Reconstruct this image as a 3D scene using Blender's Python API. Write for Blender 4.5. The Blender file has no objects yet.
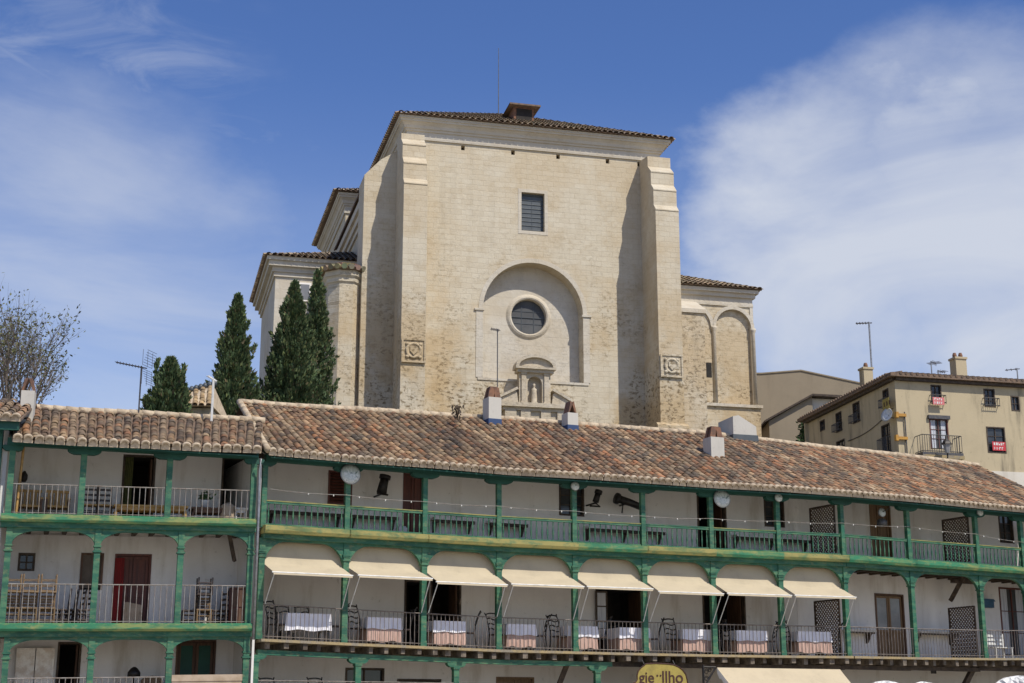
import bpy, bmesh, math, random
from mathutils import Vector, Matrix

R = math.radians
random.seed(7)
sc = bpy.context.scene
C = sc.collection

# ------------------------------------------------------------------ camera
EYE = 1.6
FPX = 1500.0
PITCH = math.atan((725 - 341.5) / FPX)
cam_d = bpy.data.cameras.new('camera')
cam = bpy.data.objects.new('camera', cam_d)
C.objects.link(cam)
cam_d.sensor_width = 36.0
cam_d.lens = 36.0 * FPX / 1024.0
cam_d.clip_start = 0.1
cam_d.clip_end = 3000
cam.location = (0, 0, EYE)
cam.rotation_euler = (math.pi / 2 + PITCH, 0, 0)
sc.camera = cam

# ------------------------------------------------------------------ sun, sky
SUN = Vector((0.824, -0.825, 1.50)).normalized()
sun_d = bpy.data.lights.new('sun', 'SUN')
sun_d.energy = 3.5
sun_d.angle = R(0.6)
sun_d.color = (1.0, 0.93, 0.82)
sun = bpy.data.objects.new('sun', sun_d)
C.objects.link(sun)
sun.location = (20, -30, 60)
sun.rotation_euler = SUN.to_track_quat('Z', 'Y').to_euler()

world = bpy.data.worlds.new('World')
sc.world = world
world.use_nodes = True
nt = world.node_tree
nt.nodes.clear()


def nd(tree, typ, **kw):
    n = tree.nodes.new(typ)
    for k, v in kw.items():
        setattr(n, k, v)
    return n


def mth(tree, op, a, b=None, clamp=False):
    n = tree.nodes.new('ShaderNodeMath')
    n.operation = op
    n.use_clamp = clamp
    for i, x in enumerate((a, b)):
        if x is None:
            continue
        if isinstance(x, (int, float)):
            n.inputs[i].default_value = x
        else:
            tree.links.new(x, n.inputs[i])
    return n.outputs[0]


def ray(u, v):
    a = (u - 512) / FPX
    b = (341.5 - v) / FPX
    cp, sp = math.cos(PITCH), math.sin(PITCH)
    return a, cp - b * sp, sp + b * cp


sky = nd(nt, 'ShaderNodeTexSky', sky_type='NISHITA', sun_disc=False)
sky.sun_elevation = math.asin(SUN.z)
sky.sun_rotation = math.atan2(SUN.x, SUN.y)
sky.altitude = 700
sky.air_density = 1.0
sky.dust_density = 0.4
sky.ozone_density = 2.5
hs = nd(nt, 'ShaderNodeHueSaturation')
hs.inputs['Saturation'].default_value = 1.20
hs.inputs['Hue'].default_value = 0.514
nt.links.new(sky.outputs[0], hs.inputs['Color'])
bg = nd(nt, 'ShaderNodeBackground')
bg.inputs[1].default_value = 0.105
nt.links.new(hs.outputs[0], bg.inputs[0])
bgc = nd(nt, 'ShaderNodeBackground')
bgc.inputs[0].default_value = (0.74, 0.79, 0.90, 1)
bgc.inputs[1].default_value = 0.66
tc = nd(nt, 'ShaderNodeTexCoord')


def cloud_noise(scale, stretch, rot, lo, hi, rough=0.55, dist=0.6):
    mp = nd(nt, 'ShaderNodeMapping')
    mp.inputs['Scale'].default_value = stretch
    mp.inputs['Rotation'].default_value = rot
    nt.links.new(tc.outputs['Generated'], mp.inputs[0])
    nz = nd(nt, 'ShaderNodeTexNoise')
    nz.inputs['Scale'].default_value = scale
    nz.inputs['Detail'].default_value = 8
    nz.inputs['Roughness'].default_value = rough
    nz.inputs['Distortion'].default_value = dist
    nt.links.new(mp.outputs[0], nz.inputs['Vector'])
    mr = nd(nt, 'ShaderNodeMapRange', interpolation_type='SMOOTHSTEP')
    mr.inputs[1].default_value = lo
    mr.inputs[2].default_value = hi
    nt.links.new(nz.outputs[0], mr.inputs[0])
    return mr.outputs[0], nz.outputs[0]


def lobe(u, v, inner, outer):
    d = Vector(ray(u, v)).normalized()
    vm = nd(nt, 'ShaderNodeVectorMath', operation='DOT_PRODUCT')
    nrm = nd(nt, 'ShaderNodeVectorMath', operation='NORMALIZE')
    nt.links.new(warped, nrm.inputs[0])
    nt.links.new(nrm.outputs[0], vm.inputs[0])
    vm.inputs[1].default_value = d
    mr = nd(nt, 'ShaderNodeMapRange', interpolation_type='SMOOTHSTEP')
    mr.inputs[1].default_value = math.cos(outer / FPX)
    mr.inputs[2].default_value = math.cos(inner / FPX)
    nt.links.new(vm.outputs['Value'], mr.inputs[0])
    return mr.outputs[0]


wn = nd(nt, 'ShaderNodeTexNoise')
wn.inputs['Scale'].default_value = 7.0
wn.inputs['Detail'].default_value = 9
wn.inputs['Roughness'].default_value = 0.58
wmp = nd(nt, 'ShaderNodeMapping')
wmp.inputs['Scale'].default_value = (1, 1, 1.7)
wmp.inputs['Rotation'].default_value = (0, R(-18), 0)
nt.links.new(tc.outputs['Generated'], wmp.inputs[0])
nt.links.new(wmp.outputs[0], wn.inputs['Vector'])
wma = nd(nt, 'ShaderNodeVectorMath', operation='MULTIPLY_ADD')
wsu = nd(nt, 'ShaderNodeVectorMath', operation='SUBTRACT')
nt.links.new(wn.outputs['Color'], wsu.inputs[0])
wsu.inputs[1].default_value = (0.5, 0.5, 0.5)
nt.links.new(wsu.outputs[0], wma.inputs[0])
wma.inputs[1].default_value = (0.17, 0.08, 0.12)
nt.links.new(tc.outputs['Generated'], wma.inputs[2])
warped = wma.outputs[0]
n_big, raw_big = cloud_noise(5.0, (1, 1, 2.2), (0, R(-14), 0), 0.26, 0.76)
n_fine, _ = cloud_noise(9.0, (1.0, 1.0, 3.2), (0, R(12), 0), 0.38, 0.78, 0.6, 0.9)
n_soft, _ = cloud_noise(4.0, (1, 1, 3.4), (0, R(5), 0), 0.32, 0.68, 0.58, 0.5)
# the cloud bank to the right: several soft lobes joined, broken up by noise
right = lobe(965, 225, 0, 215)
for (u, v, a, b) in ((1040, 165, 0, 105), (850, 225, 0, 165), (810, 300, 0, 150), (1010, 300, 0, 160), (930, 150, 0, 100), (1130, 265, 40, 205)):
    right = mth(nt, 'MAXIMUM', right, lobe(u, v, a, b))
c_r = mth(nt, 'MULTIPLY', right, mth(nt, 'ADD', 0.46, mth(nt, 'MULTIPLY', n_big, 0.56)))
left = lobe(60, 345, 60, 300)
c_l = mth(nt, 'MULTIPLY', left, mth(nt, 'ADD', 0.26, mth(nt, 'MULTIPLY', n_soft, 0.34)))
# thin streaks high on the left and a haze band toward the horizon
streak = mth(nt, 'MULTIPLY', lobe(90, 110, 20, 260), mth(nt, 'MULTIPLY', n_fine, 0.36))
# an old vapour trail
tn = nd(nt, 'ShaderNodeVectorMath', operation='DOT_PRODUCT')
nt.links.new(tc.outputs['Generated'], tn.inputs[0])
tn.inputs[1].default_value = Vector(ray(0, 48)).cross(Vector(ray(185, 163))).normalized()
tr_ = nd(nt, 'ShaderNodeMapRange', interpolation_type='SMOOTHSTEP')
tr_.inputs[1].default_value = 0.0042
tr_.inputs[2].default_value = 0.0
nt.links.new(mth(nt, 'ABSOLUTE', tn.outputs['Value']), tr_.inputs[0])
trail = mth(nt, 'MULTIPLY', mth(nt, 'MULTIPLY', tr_.outputs[0], lobe(60, 85, 60, 150)), mth(nt, 'ADD', 0.10, mth(nt, 'MULTIPLY', n_big, 0.22)))
streak = mth(nt, 'MAXIMUM', streak, trail)
sepz = nd(nt, 'ShaderNodeSeparateXYZ')
nt.links.new(tc.outputs['Generated'], sepz.inputs[0])
low = nd(nt, 'ShaderNodeMapRange', interpolation_type='SMOOTHSTEP')
low.inputs[1].default_value = 0.42
low.inputs[2].default_value = 0.12
nt.links.new(sepz.outputs[2], low.inputs[0])
c_h = mth(nt, 'MULTIPLY', low.outputs[0], mth(nt, 'ADD', 0.36, mth(nt, 'MULTIPLY', n_soft, 0.22)))
dens = mth(nt, 'MAXIMUM', mth(nt, 'MAXIMUM', c_r, c_l), mth(nt, 'MAXIMUM', streak, c_h))
dens = mth(nt, 'MINIMUM', dens, 0.93)
mxs = nd(nt, 'ShaderNodeMixShader')
nt.links.new(dens, mxs.inputs[0])
nt.links.new(bg.outputs[0], mxs.inputs[1])
nt.links.new(bgc.outputs[0], mxs.inputs[2])
wo = nd(nt, 'ShaderNodeOutputWorld')
nt.links.new(mxs.outputs[0], wo.inputs[0])

vs = sc.view_settings
vs.view_transform = 'Standard'
vs.look = 'None'
vs.exposure = 0.38
vs.gamma = 1.0
vs.use_curve_mapping = False

# ------------------------------------------------------------------ helpers
WM = {}


def tag(o, label=None, cat=None, group=None, kind=None):
    if label:
        o['label'] = label
    if cat:
        o['category'] = cat
    if group:
        o['group'] = group
    if kind:
        o['kind'] = kind
    return o


def thing(name, label, cat, loc=(0, 0, 0), rz=0.0, group=None):
    o = bpy.data.objects.new(name, None)
    o.empty_display_size = 0.2
    C.objects.link(o)
    o.location = loc
    o.rotation_euler = (0, 0, rz)
    WM[o.name] = Matrix.Translation(Vector(loc)) @ Matrix.Rotation(rz, 4, 'Z')
    return tag(o, label, cat, group)


class MB:
    def __init__(self):
        self.bm = bmesh.new()
        self.mi = 0
        self.tl = None

    def tint_layer(self):
        if self.tl is None:
            self.tl = self.bm.loops.layers.float_color.new('tint')
        return self.tl

    def face(self, pts, tint=None):
        vs_ = [self.bm.verts.new(p) for p in pts]
        try:
            f = self.bm.faces.new(vs_)
        except ValueError:
            return None
        f.material_index = self.mi
        if tint is not None:
            l = self.tint_layer()
            for lp in f.loops:
                lp[l] = (tint[0], tint[1], tint[2], 1)
        return f

    def mesh(self, pts, faces, tint=None, smooth=False):
        vs_ = [self.bm.verts.new(p) for p in pts]
        for f in faces:
            try:
                g = self.bm.faces.new([vs_[i] for i in f])
            except ValueError:
                continue
            g.material_index = self.mi
            g.smooth = smooth
            if tint is not None:
                l = self.tint_layer()
                for lp in g.loops:
                    lp[l] = (tint[0], tint[1], tint[2], 1)

    def box(self, F, x0, x1, y0, y1, z0, z1, tint=None):
        p = [F @ Vector(c) for c in ((x0, y0, z0), (x1, y0, z0), (x1, y1, z0), (x0, y1, z0),
                                     (x0, y0, z1), (x1, y0, z1), (x1, y1, z1), (x0, y1, z1))]
        self.mesh(p, ((3, 2, 1, 0), (4, 5, 6, 7), (0, 1, 5, 4), (1, 2, 6, 5), (2, 3, 7, 6), (3, 0, 4, 7)), tint)
        return self

    def prism(self, F, poly, y0, y1, tint=None):
        """polygon in local x,z swept along local y"""
        n = len(poly)
        a = [F @ Vector((x, y0, z)) for x, z in poly]
        b = [F @ Vector((x, y1, z)) for x, z in poly]
        fs = [tuple(range(n)), tuple(range(2 * n - 1, n - 1, -1))]
        for i in range(n):
            j = (i + 1) % n
            fs.append((i, i + n, j + n, j))
        self.mesh(a + b, fs, tint)
        return self

    def sweepx(self, F, poly, x0, x1, tint=None):
        """polygon in local y,z swept along local x"""
        n = len(poly)
        a = [F @ Vector((x0, y, z)) for y, z in poly]
        b = [F @ Vector((x1, y, z)) for y, z in poly]
        fs = [tuple(range(n - 1, -1, -1)), tuple(range(n, 2 * n))]
        for i in range(n):
            j = (i + 1) % n
            fs.append((i, j, j + n, i + n))
        self.mesh(a + b, fs, tint)
        return self

    def tube(self, pts, r, n=6, r1=None, caps=True, tint=None):
        pts = [Vector(p) for p in pts]
        m = len(pts)
        rings = []
        verts = []
        for i, p in enumerate(pts):
            d = (pts[min(i + 1, m - 1)] - pts[max(i - 1, 0)])
            if d.length < 1e-9:
                d = Vector((0, 0, 1))
            d.normalize()
            up = Vector((0, 0, 1)) if abs(d.z) < 0.95 else Vector((1, 0, 0))
            s = d.cross(up).normalized()
            t = s.cross(d)
            rr = r if r1 is None else r + (r1 - r) * i / max(1, m - 1)
            for k in range(n):
                a = 2 * math.pi * k / n
                verts.append(p + (s * math.cos(a) + t * math.sin(a)) * rr)
        fs = []
        for i in range(m - 1):
            for k in range(n):
                k2 = (k + 1) % n
                fs.append((i * n + k, i * n + k2, (i + 1) * n + k2, (i + 1) * n + k))
        if caps:
            fs.append(tuple(range(n - 1, -1, -1)))
            fs.append(tuple(range((m - 1) * n, m * n)))
        self.mesh(verts, fs, tint, smooth=n > 6)
        return self

    def lathe(self, F, prof, n=16, smooth=True, tint=None):
        """profile (r,z) turned about local z"""
        verts = []
        for r, z in prof:
            for k in range(n):
                a = 2 * math.pi * k / n
                verts.append(F @ Vector((r * math.cos(a), r * math.sin(a), z)))
        fs = []
        for i in range(len(prof) - 1):
            for k in range(n):
                k2 = (k + 1) % n
                fs.append((i * n + k, i * n + k2, (i + 1) * n + k2, (i + 1) * n + k))
        fs.append(tuple(range(n - 1, -1, -1)))
        m = len(prof) - 1
        fs.append(tuple(range(m * n, (m + 1) * n)))
        self.mesh(verts, fs, tint, smooth=smooth)
        return self

    def build(self, name, mat, parent=None, label=None, local=False):
        me = bpy.data.meshes.new(name)
        if parent is not None:
            M = WM.get(parent.name)
            if M is not None and not local:
                self.bm.transform(M.inverted())
        bmesh.ops.recalc_face_normals(self.bm, faces=self.bm.faces[:])
        self.bm.to_mesh(me)
        self.bm.free()
        o = bpy.data.objects.new(name, me)
        for m in (mat if isinstance(mat, (list, tuple)) else [mat]):
            me.materials.append(m)
        C.objects.link(o)
        if parent is not None:
            o.parent = parent
            WM[o.name] = WM.get(parent.name, Matrix())
        else:
            WM[o.name] = Matrix()
        if label:
            o['label'] = label
        return o


def recentre(o):
    """put a one-mesh thing's origin at the middle of its foot"""
    co = [v.co for v in o.data.vertices]
    mid = Vector(((min(c.x for c in co) + max(c.x for c in co)) / 2,
                  (min(c.y for c in co) + max(c.y for c in co)) / 2, min(c.z for c in co)))
    o.data.transform(Matrix.Translation(-mid))
    o.location = mid
    WM[o.name] = Matrix.Translation(mid)
    return o


def kids(o):
    return [c for c in bpy.data.objects if c.parent == o]


def dup(root, loc, rz, label=None, group=None):
    def cp(o, par):
        c = o.copy()
        C.objects.link(c)
        if par is not None:
            c.parent = par
        for ch in kids(o):
            cp(ch, c)
        return c
    r = cp(root, None)
    r.location = loc
    r.rotation_euler = (0, 0, rz)
    WM[r.name] = Matrix.Translation(Vector(loc)) @ Matrix.Rotation(rz, 4, 'Z')
    if label:
        r['label'] = label
    if group:
        r['group'] = group
    return r


def move(root, loc, rz):
    root.location = loc
    root.rotation_euler = (0, 0, rz)
    WM[root.name] = Matrix.Translation(Vector(loc)) @ Matrix.Rotation(rz, 4, 'Z')


def FR(P, Q, tilt=0.0):
    """frame of a wall running from P to Q seen from the square: x along, y inward, z up"""
    t = Vector((Q[0] - P[0], Q[1] - P[1], 0)).normalized()
    n = Vector((-t.y, t.x, 0))
    M = Matrix(((t.x, n.x, 0, P[0]), (t.y, n.y, 0, P[1]), (tilt, 0, 1, 0), (0, 0, 0, 1)))
    return M


def TR(x, y, z, rz=0.0):
    return Matrix.Translation((x, y, z)) @ Matrix.Rotation(rz, 4, 'Z')


def aty(u, v, Y):
    x, y, z = ray(u, v)
    t = Y / y
    return Vector((x * t, Y, EYE + z * t))


def onf(F, u, v, yo=0.0):
    """local x,z where the sight line of a survey point meets the plane y=yo of frame F"""
    G = F.inverted()
    o = G @ Vector((0, 0, EYE))
    d = (G.to_3x3()) @ Vector(ray(u, v))
    t = (yo - o.y) / d.y
    p = o + d * t
    return p.x, p.z


ID = Matrix()


def project(P):
    x, y, z = P[0], P[1], P[2] - EYE
    cp, sp = math.cos(PITCH), math.sin(PITCH)
    d = y * cp + z * sp
    return 512 + FPX * x / d, 341.5 - FPX * (z * cp - y * sp) / d


def table(tab, u):
    for (a, va), (b, vb) in zip(tab, tab[1:]):
        if u <= b or b == tab[-1][0]:
            return va + (vb - va) * (u - a) / (b - a)


# ------------------------------------------------------------------ materials
def mat_new(name):
    m = bpy.data.materials.new(name)
    m.use_nodes = True
    t = m.node_tree
    b = t.nodes['Principled BSDF']
    return m, t, b


def noise(t, vec, scale, detail=5, rough=0.6, stretch=None, dist=0.0):
    if stretch:
        mp = nd(t, 'ShaderNodeMapping')
        mp.inputs['Scale'].default_value = stretch
        t.links.new(vec, mp.inputs[0])
        vec = mp.outputs[0]
    n = nd(t, 'ShaderNodeTexNoise')
    n.inputs['Scale'].default_value = scale
    n.inputs['Detail'].default_value = detail
    n.inputs['Roughness'].default_value = rough
    n.inputs['Distortion'].default_value = dist
    t.links.new(vec, n.inputs['Vector'])
    return n.outputs[0]


def ramp(t, fac, lo, hi):
    r = nd(t, 'ShaderNodeMapRange', interpolation_type='SMOOTHSTEP')
    r.inputs[1].default_value = lo
    r.inputs[2].default_value = hi
    t.links.new(fac, r.inputs[0])
    return r.outputs[0]


def mix(t, fac, a, b, mode='MIX'):
    m = nd(t, 'ShaderNodeMix', data_type='RGBA', blend_type=mode)
    for s, x in ((0, fac), (6, a), (7, b)):
        if isinstance(x, (int, float)):
            m.inputs[s].default_value = x
        elif isinstance(x, tuple):
            m.inputs[s].default_value = (x[0], x[1], x[2], 1)
        else:
            t.links.new(x, m.inputs[s])
    return m.outputs[2]


def bump(t, b, h, strength=0.3, dist=0.02):
    n = nd(t, 'ShaderNodeBump')
    n.inputs['Strength'].default_value = strength
    n.inputs['Distance'].default_value = dist
    t.links.new(h, n.inputs['Height'])
    t.links.new(n.outputs[0], b.inputs['Normal'])


def simple(name, col, col2=None, scale=3.0, rough=0.8, lo=0.4, hi=0.65, stretch=None, bmp=0.0, metal=0.0, fine=0.0):
    m, t, b = mat_new(name)
    tcn = nd(t, 'ShaderNodeTexCoord')
    v = tcn.outputs['Object']
    n1 = noise(t, v, scale, 6, 0.6, stretch)
    c = mix(t, ramp(t, n1, lo, hi), col, col2 or tuple(x * 0.72 for x in col))
    if fine:
        n2 = noise(t, v, scale * 9, 3, 0.6, stretch)
        c = mix(t, mth(t, 'MULTIPLY', ramp(t, n2, 0.45, 0.7), fine), c, tuple(x * 0.45 for x in col))
    t.links.new(c, b.inputs['Base Color'])
    b.inputs['Roughness'].default_value = rough
    b.inputs['Metallic'].default_value = metal
    if bmp:
        bump(t, b, noise(t, v, scale * 5, 5, 0.6, stretch), bmp, 0.02)
    return m


def plaster(name, col, stain, grime=0.35):
    m, t, b = mat_new(name)
    v = nd(t, 'ShaderNodeTexCoord').outputs['Object']
    c = mix(t, ramp(t, noise(t, v, 0.5, 6, 0.65), 0.42, 0.72), col, tuple(0.88 * x for x in col))
    # damp runs: stretched vertically
    run = ramp(t, noise(t, v, 1.6, 6, 0.65, (1.0, 1.0, 0.16)), 0.50, 0.78)
    c = mix(t, mth(t, 'MULTIPLY', run, grime), c, stain)
    spot = ramp(t, noise(t, v, 4.0, 5, 0.7), 0.62, 0.75)
    c = mix(t, mth(t, 'MULTIPLY', spot, grime * 0.7), c, tuple(0.6 * x for x in stain))
    t.links.new(c, b.inputs['Base Color'])
    b.inputs['Roughness'].default_value = 0.9
    bump(t, b, noise(t, v, 14, 5, 0.6), 0.25, 0.02)
    return m


def stone(name, c1, c2, mortar, bw, bh, ochre, rubble=0.3, zlo=None, zhi=None):
    m, t, b = mat_new(name)
    tcn = nd(t, 'ShaderNodeTexCoord')
    v = tcn.outputs['Object']
    sp = nd(t, 'ShaderNodeSeparateXYZ')
    t.links.new(v, sp.inputs[0])
    cb = nd(t, 'ShaderNodeCombineXYZ')
    t.links.new(mth(t, 'ADD', sp.outputs[0], sp.outputs[1]), cb.inputs[0])
    t.links.new(sp.outputs[2], cb.inputs[1])
    wob = nd(t, 'ShaderNodeTexNoise')
    wob.inputs['Scale'].default_value = 0.9
    t.links.new(v, wob.inputs['Vector'])
    vm = nd(t, 'ShaderNodeVectorMath', operation='MULTIPLY_ADD')
    t.links.new(wob.outputs['Color'], vm.inputs[0])
    vm.inputs[1].default_value = (0.10, 0.10, 0)
    t.links.new(cb.outputs[0], vm.inputs[2])
    br = nd(t, 'ShaderNodeTexBrick')
    br.inputs['Scale'].default_value = 1.0
    br.inputs['Brick Width'].default_value = bw
    br.inputs['Row Height'].default_value = bh
    br.inputs['Mortar Size'].default_value = 0.013
    br.inputs['Mortar Smooth'].default_value = 0.6
    br.inputs['Color1'].default_value = (*c1, 1)
    br.inputs['Color2'].default_value = (*c2, 1)
    br.inputs['Mortar'].default_value = (*mortar, 1)
    t.links.new(vm.outputs[0], br.inputs['Vector'])
    c = br.outputs['Color']
    # ochre iron stains, rough grey weathering
    big = noise(t, v, 0.16, 6, 0.65)
    hgt = nd(t, 'ShaderNodeMapRange', interpolation_type='SMOOTHSTEP')
    hgt.inputs[1].default_value = zhi or 30
    hgt.inputs[2].default_value = zlo or 17
    t.links.new(sp.outputs[2], hgt.inputs[0])
    f = mth(t, 'MULTIPLY', ramp(t, big, 0.42, 0.58), mth(t, 'ADD', 0.42, mth(t, 'MULTIPLY', hgt.outputs[0], 0.6)))
    c = mix(t, f, c, mix(t, 0.62, c, ochre))
    med = ramp(t, noise(t, v, 1.1, 7, 0.7), 0.46, 0.75)
    c = mix(t, mth(t, 'MULTIPLY', med, 0.30), c, tuple(0.70 * x for x in ochre))
    # rubble patches: pitted cells, stronger low on the wall
    pit = ramp(t, noise(t, vm.outputs[0], 3.8, 7, 0.75, (0.85, 1.25, 1.0), 0.3), 0.505, 0.60)
    patch = mth(t, 'MULTIPLY', ramp(t, noise(t, v, 0.30, 6, 0.65), 0.40, 0.58), mth(t, 'ADD', 0.12, mth(t, 'MULTIPLY', hgt.outputs[0], 0.88)))
    c = mix(t, mth(t, 'MULTIPLY', mth(t, 'MULTIPLY', pit, patch), rubble), c, tuple(0.35 * x for x in ochre))
    fine = ramp(t, noise(t, v, 7.0, 6, 0.75), 0.52, 0.72)
    c = mix(t, mth(t, 'MULTIPLY', fine, mth(t, 'ADD', 0.12, mth(t, 'MULTIPLY', patch, 0.55))), c, tuple(0.38 * x for x in c2))
    streak = ramp(t, noise(t, v, 0.9, 6, 0.6, (1.0, 1.0, 0.10)), 0.52, 0.8)
    c = mix(t, mth(t, 'MULTIPLY', streak, 0.42), c, tuple(0.55 * x for x in c2))
    t.links.new(c, b.inputs['Base Color'])
    b.inputs['Roughness'].default_value = 0.92
    hsum = mth(t, 'ADD', mth(t, 'MULTIPLY', br.outputs['Fac'], -0.5), noise(t, v, 6, 6, 0.7))
    hsum = mth(t, 'SUBTRACT', hsum, mth(t, 'MULTIPLY', mth(t, 'MULTIPLY', pit, patch), 0.9))
    bump(t, b, hsum, 0.45, 0.045)
    return m


def tinted(name, rough=0.85, var=0.35, scale=5.0, dark=(0.05, 0.045, 0.04), bmp=0.3, trans=0.0):
    m, t, b = mat_new(name)
    v = nd(t, 'ShaderNodeTexCoord').outputs['Object']
    at = nd(t, 'ShaderNodeAttribute', attribute_name='tint')
    n1 = ramp(t, noise(t, v, scale, 6, 0.7), 0.45, 0.75)
    c = mix(t, mth(t, 'MULTIPLY', n1, var), at.outputs['Color'], dark)
    if name == 'roof_tile':
        # weather drifting over the slope: soot and lichen
        c = mix(t, mth(t, 'MULTIPLY', ramp(t, noise(t, v, 0.55, 6, 0.65, None, 0.5), 0.46, 0.68), 0.50), c, (0.075, 0.062, 0.05))
        c = mix(t, mth(t, 'MULTIPLY', ramp(t, noise(t, v, 0.9, 6, 0.7, (1, 1, 1), 0.8), 0.54, 0.70), 0.40), c, (0.34, 0.29, 0.20))
        c = mix(t, mth(t, 'MULTIPLY', ramp(t, noise(t, v, 17, 4, 0.7), 0.58, 0.70), 0.5), c, (0.40, 0.36, 0.24))
    t.links.new(c, b.inputs['Base Color'])
    b.inputs['Roughness'].default_value = rough
    if bmp:
        bump(t, b, noise(t, v, scale * 4, 4, 0.6), bmp, 0.02)
    return m


def painted(name, col, worn, bare, amount, scale=2.2):
    """old brushed paint worn through along the grain"""
    m, t, b = mat_new(name)
    v = nd(t, 'ShaderNodeTexCoord').outputs['Object']
    n1 = ramp(t, noise(t, v, scale, 7, 0.7, (0.7, 0.7, 3.0), 0.4), 0.60 - amount * 0.3, 0.74 - amount * 0.2)
    n2 = ramp(t, noise(t, v, scale * 3.1, 6, 0.7, (1, 1, 2.0)), 0.62 - amount * 0.18, 0.74 - amount * 0.12)
    c = mix(t, ramp(t, noise(t, v, 0.9, 5, 0.6), 0.4, 0.65), col, tuple(0.7 * x for x in col))
    c = mix(t, mth(t, 'MULTIPLY', n1, min(1, 0.35 + amount)), c, worn)
    c = mix(t, mth(t, 'MULTIPLY', n2, 0.55 * min(1.0, 0.3 + amount)), c, bare)
    t.links.new(c, b.inputs['Base Color'])
    b.inputs['Roughness'].default_value = 0.6
    bump(t, b, noise(t, v, 18, 5, 0.6, (0.4, 0.4, 2)), 0.25, 0.01)
    return m


M = {}
M['plaster'] = plaster('white_plaster', (0.72, 0.70, 0.67), (0.42, 0.375, 0.31), 0.75)
M['plaster2'] = plaster('grey_white_plaster', (0.68, 0.66, 0.63), (0.42, 0.39, 0.35), 0.45)
M['chimney'] = plaster('chimney_plaster', (0.50, 0.48, 0.43), (0.33, 0.31, 0.27), 0.6)
M['blue_band'] = plaster('blue_painted_plaster', (0.035, 0.065, 0.15), (0.04, 0.06, 0.12), 0.4)
M['green'] = painted('green_paint', (0.012, 0.104, 0.060), (0.06, 0.165, 0.085), (0.19, 0.19, 0.085), 0.58)
M['green_dark'] = painted('dark_green_paint', (0.006, 0.075, 0.052), (0.015, 0.12, 0.075), (0.07, 0.12, 0.07), 0.12)
M['green_worn'] = painted('worn_green_paint', (0.025, 0.19, 0.09), (0.22, 0.25, 0.075), (0.34, 0.29, 0.11), 0.55, 1.3)
M['ochre_worn'] = painted('worn_yellow_paint', (0.135, 0.18, 0.058), (0.30, 0.26, 0.08), (0.025, 0.14, 0.07), 0.8, 1.3)
M['plank'] = simple('weathered_plank', (0.34, 0.26, 0.13), (0.24, 0.21, 0.16), 3, 0.85, bmp=0.3, fine=0.5)
M['joist'] = simple('old_joist', (0.20, 0.165, 0.125), (0.07, 0.055, 0.042), 5, 0.9, bmp=0.3, fine=0.5)
M['dark_timber'] = simple('dark_timber', (0.045, 0.032, 0.024), (0.09, 0.065, 0.045), 6, 0.8, bmp=0.3)
M['brown_wood'] = simple('brown_wood', (0.075, 0.036, 0.020), (0.13, 0.07, 0.038), 4, 0.65, stretch=(3, 3, 0.4), bmp=0.2)
M['red_wood'] = simple('red_brown_wood', (0.12, 0.035, 0.022), (0.075, 0.025, 0.018), 4, 0.6, stretch=(3, 3, 0.4), bmp=0.2)
M['tan_wood'] = simple('tan_wood', (0.20, 0.125, 0.065), (0.14, 0.085, 0.045), 4, 0.7, stretch=(3, 3, 0.5), bmp=0.2)
M['yellow_wood'] = simple('yellow_wood', (0.42, 0.25, 0.075), (0.30, 0.17, 0.05), 6, 0.6, bmp=0.2)
M['chair_wood'] = simple('pale_chair_wood', (0.22, 0.145, 0.075), (0.13, 0.085, 0.045), 7, 0.65, bmp=0.2)
M['chair_dark'] = simple('dark_chair_wood', (0.040, 0.030, 0.026), (0.075, 0.05, 0.04), 7, 0.6)
M['black_iron'] = simple('black_iron', (0.012, 0.012, 0.013), (0.03, 0.024, 0.02), 9, 0.5, metal=0.3)
M['rail_grey'] = simple('pale_grey_iron', (0.26, 0.245, 0.225), (0.17, 0.135, 0.11), 7, 0.6)
M['rail_rust'] = simple('rusty_grey_iron', (0.135, 0.115, 0.10), (0.22, 0.19, 0.165), 7, 0.65)
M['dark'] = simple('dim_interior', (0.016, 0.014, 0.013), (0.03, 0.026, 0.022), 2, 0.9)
M['glass'] = simple('old_glass', (0.03, 0.035, 0.04), (0.05, 0.055, 0.06), 1.5, 0.12)
M['glass_blue'] = simple('sky_glass', (0.050, 0.052, 0.054), (0.075, 0.078, 0.08), 1.0, 0.6)
M['glass_grey'] = simple('grey_glass', (0.20, 0.205, 0.21), (0.27, 0.27, 0.27), 1.2, 0.2)
M['curtain'] = simple('white_curtain', (0.55, 0.57, 0.60), (0.40, 0.42, 0.46), 9, 0.9, stretch=(3, 3, 0.15))
M['cloth'] = simple('white_cloth', (0.82, 0.82, 0.86), (0.70, 0.70, 0.77), 7, 0.9, stretch=(2, 2, 0.3))
M['salmon'] = simple('salmon_cloth', (0.52, 0.36, 0.30), (0.42, 0.27, 0.215), 9, 0.9, stretch=(2, 2, 0.3))
M['white_wood'] = simple('weathered_white_wood', (0.88, 0.85, 0.80), (0.66, 0.57, 0.48), 3.5, 0.8, fine=0.2, bmp=0.3)
M['white_metal'] = simple('white_metal', (0.66, 0.66, 0.63), (0.5, 0.5, 0.47), 5, 0.5)
M['bench_stone'] = plaster('bench_plaster', (0.60, 0.56, 0.48), (0.38, 0.32, 0.23), 0.5)
M['grey_metal'] = simple('galvanised_metal', (0.30, 0.31, 0.33), (0.20, 0.21, 0.22), 8, 0.45, metal=0.6)
M['dark_metal'] = simple('dull_dark_metal', (0.075, 0.075, 0.08), (0.12, 0.11, 0.10), 8, 0.5, metal=0.4)
M['slate'] = simple('slate_grey_blind', (0.060, 0.072, 0.080), (0.075, 0.088, 0.098), 3, 0.5)
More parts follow.
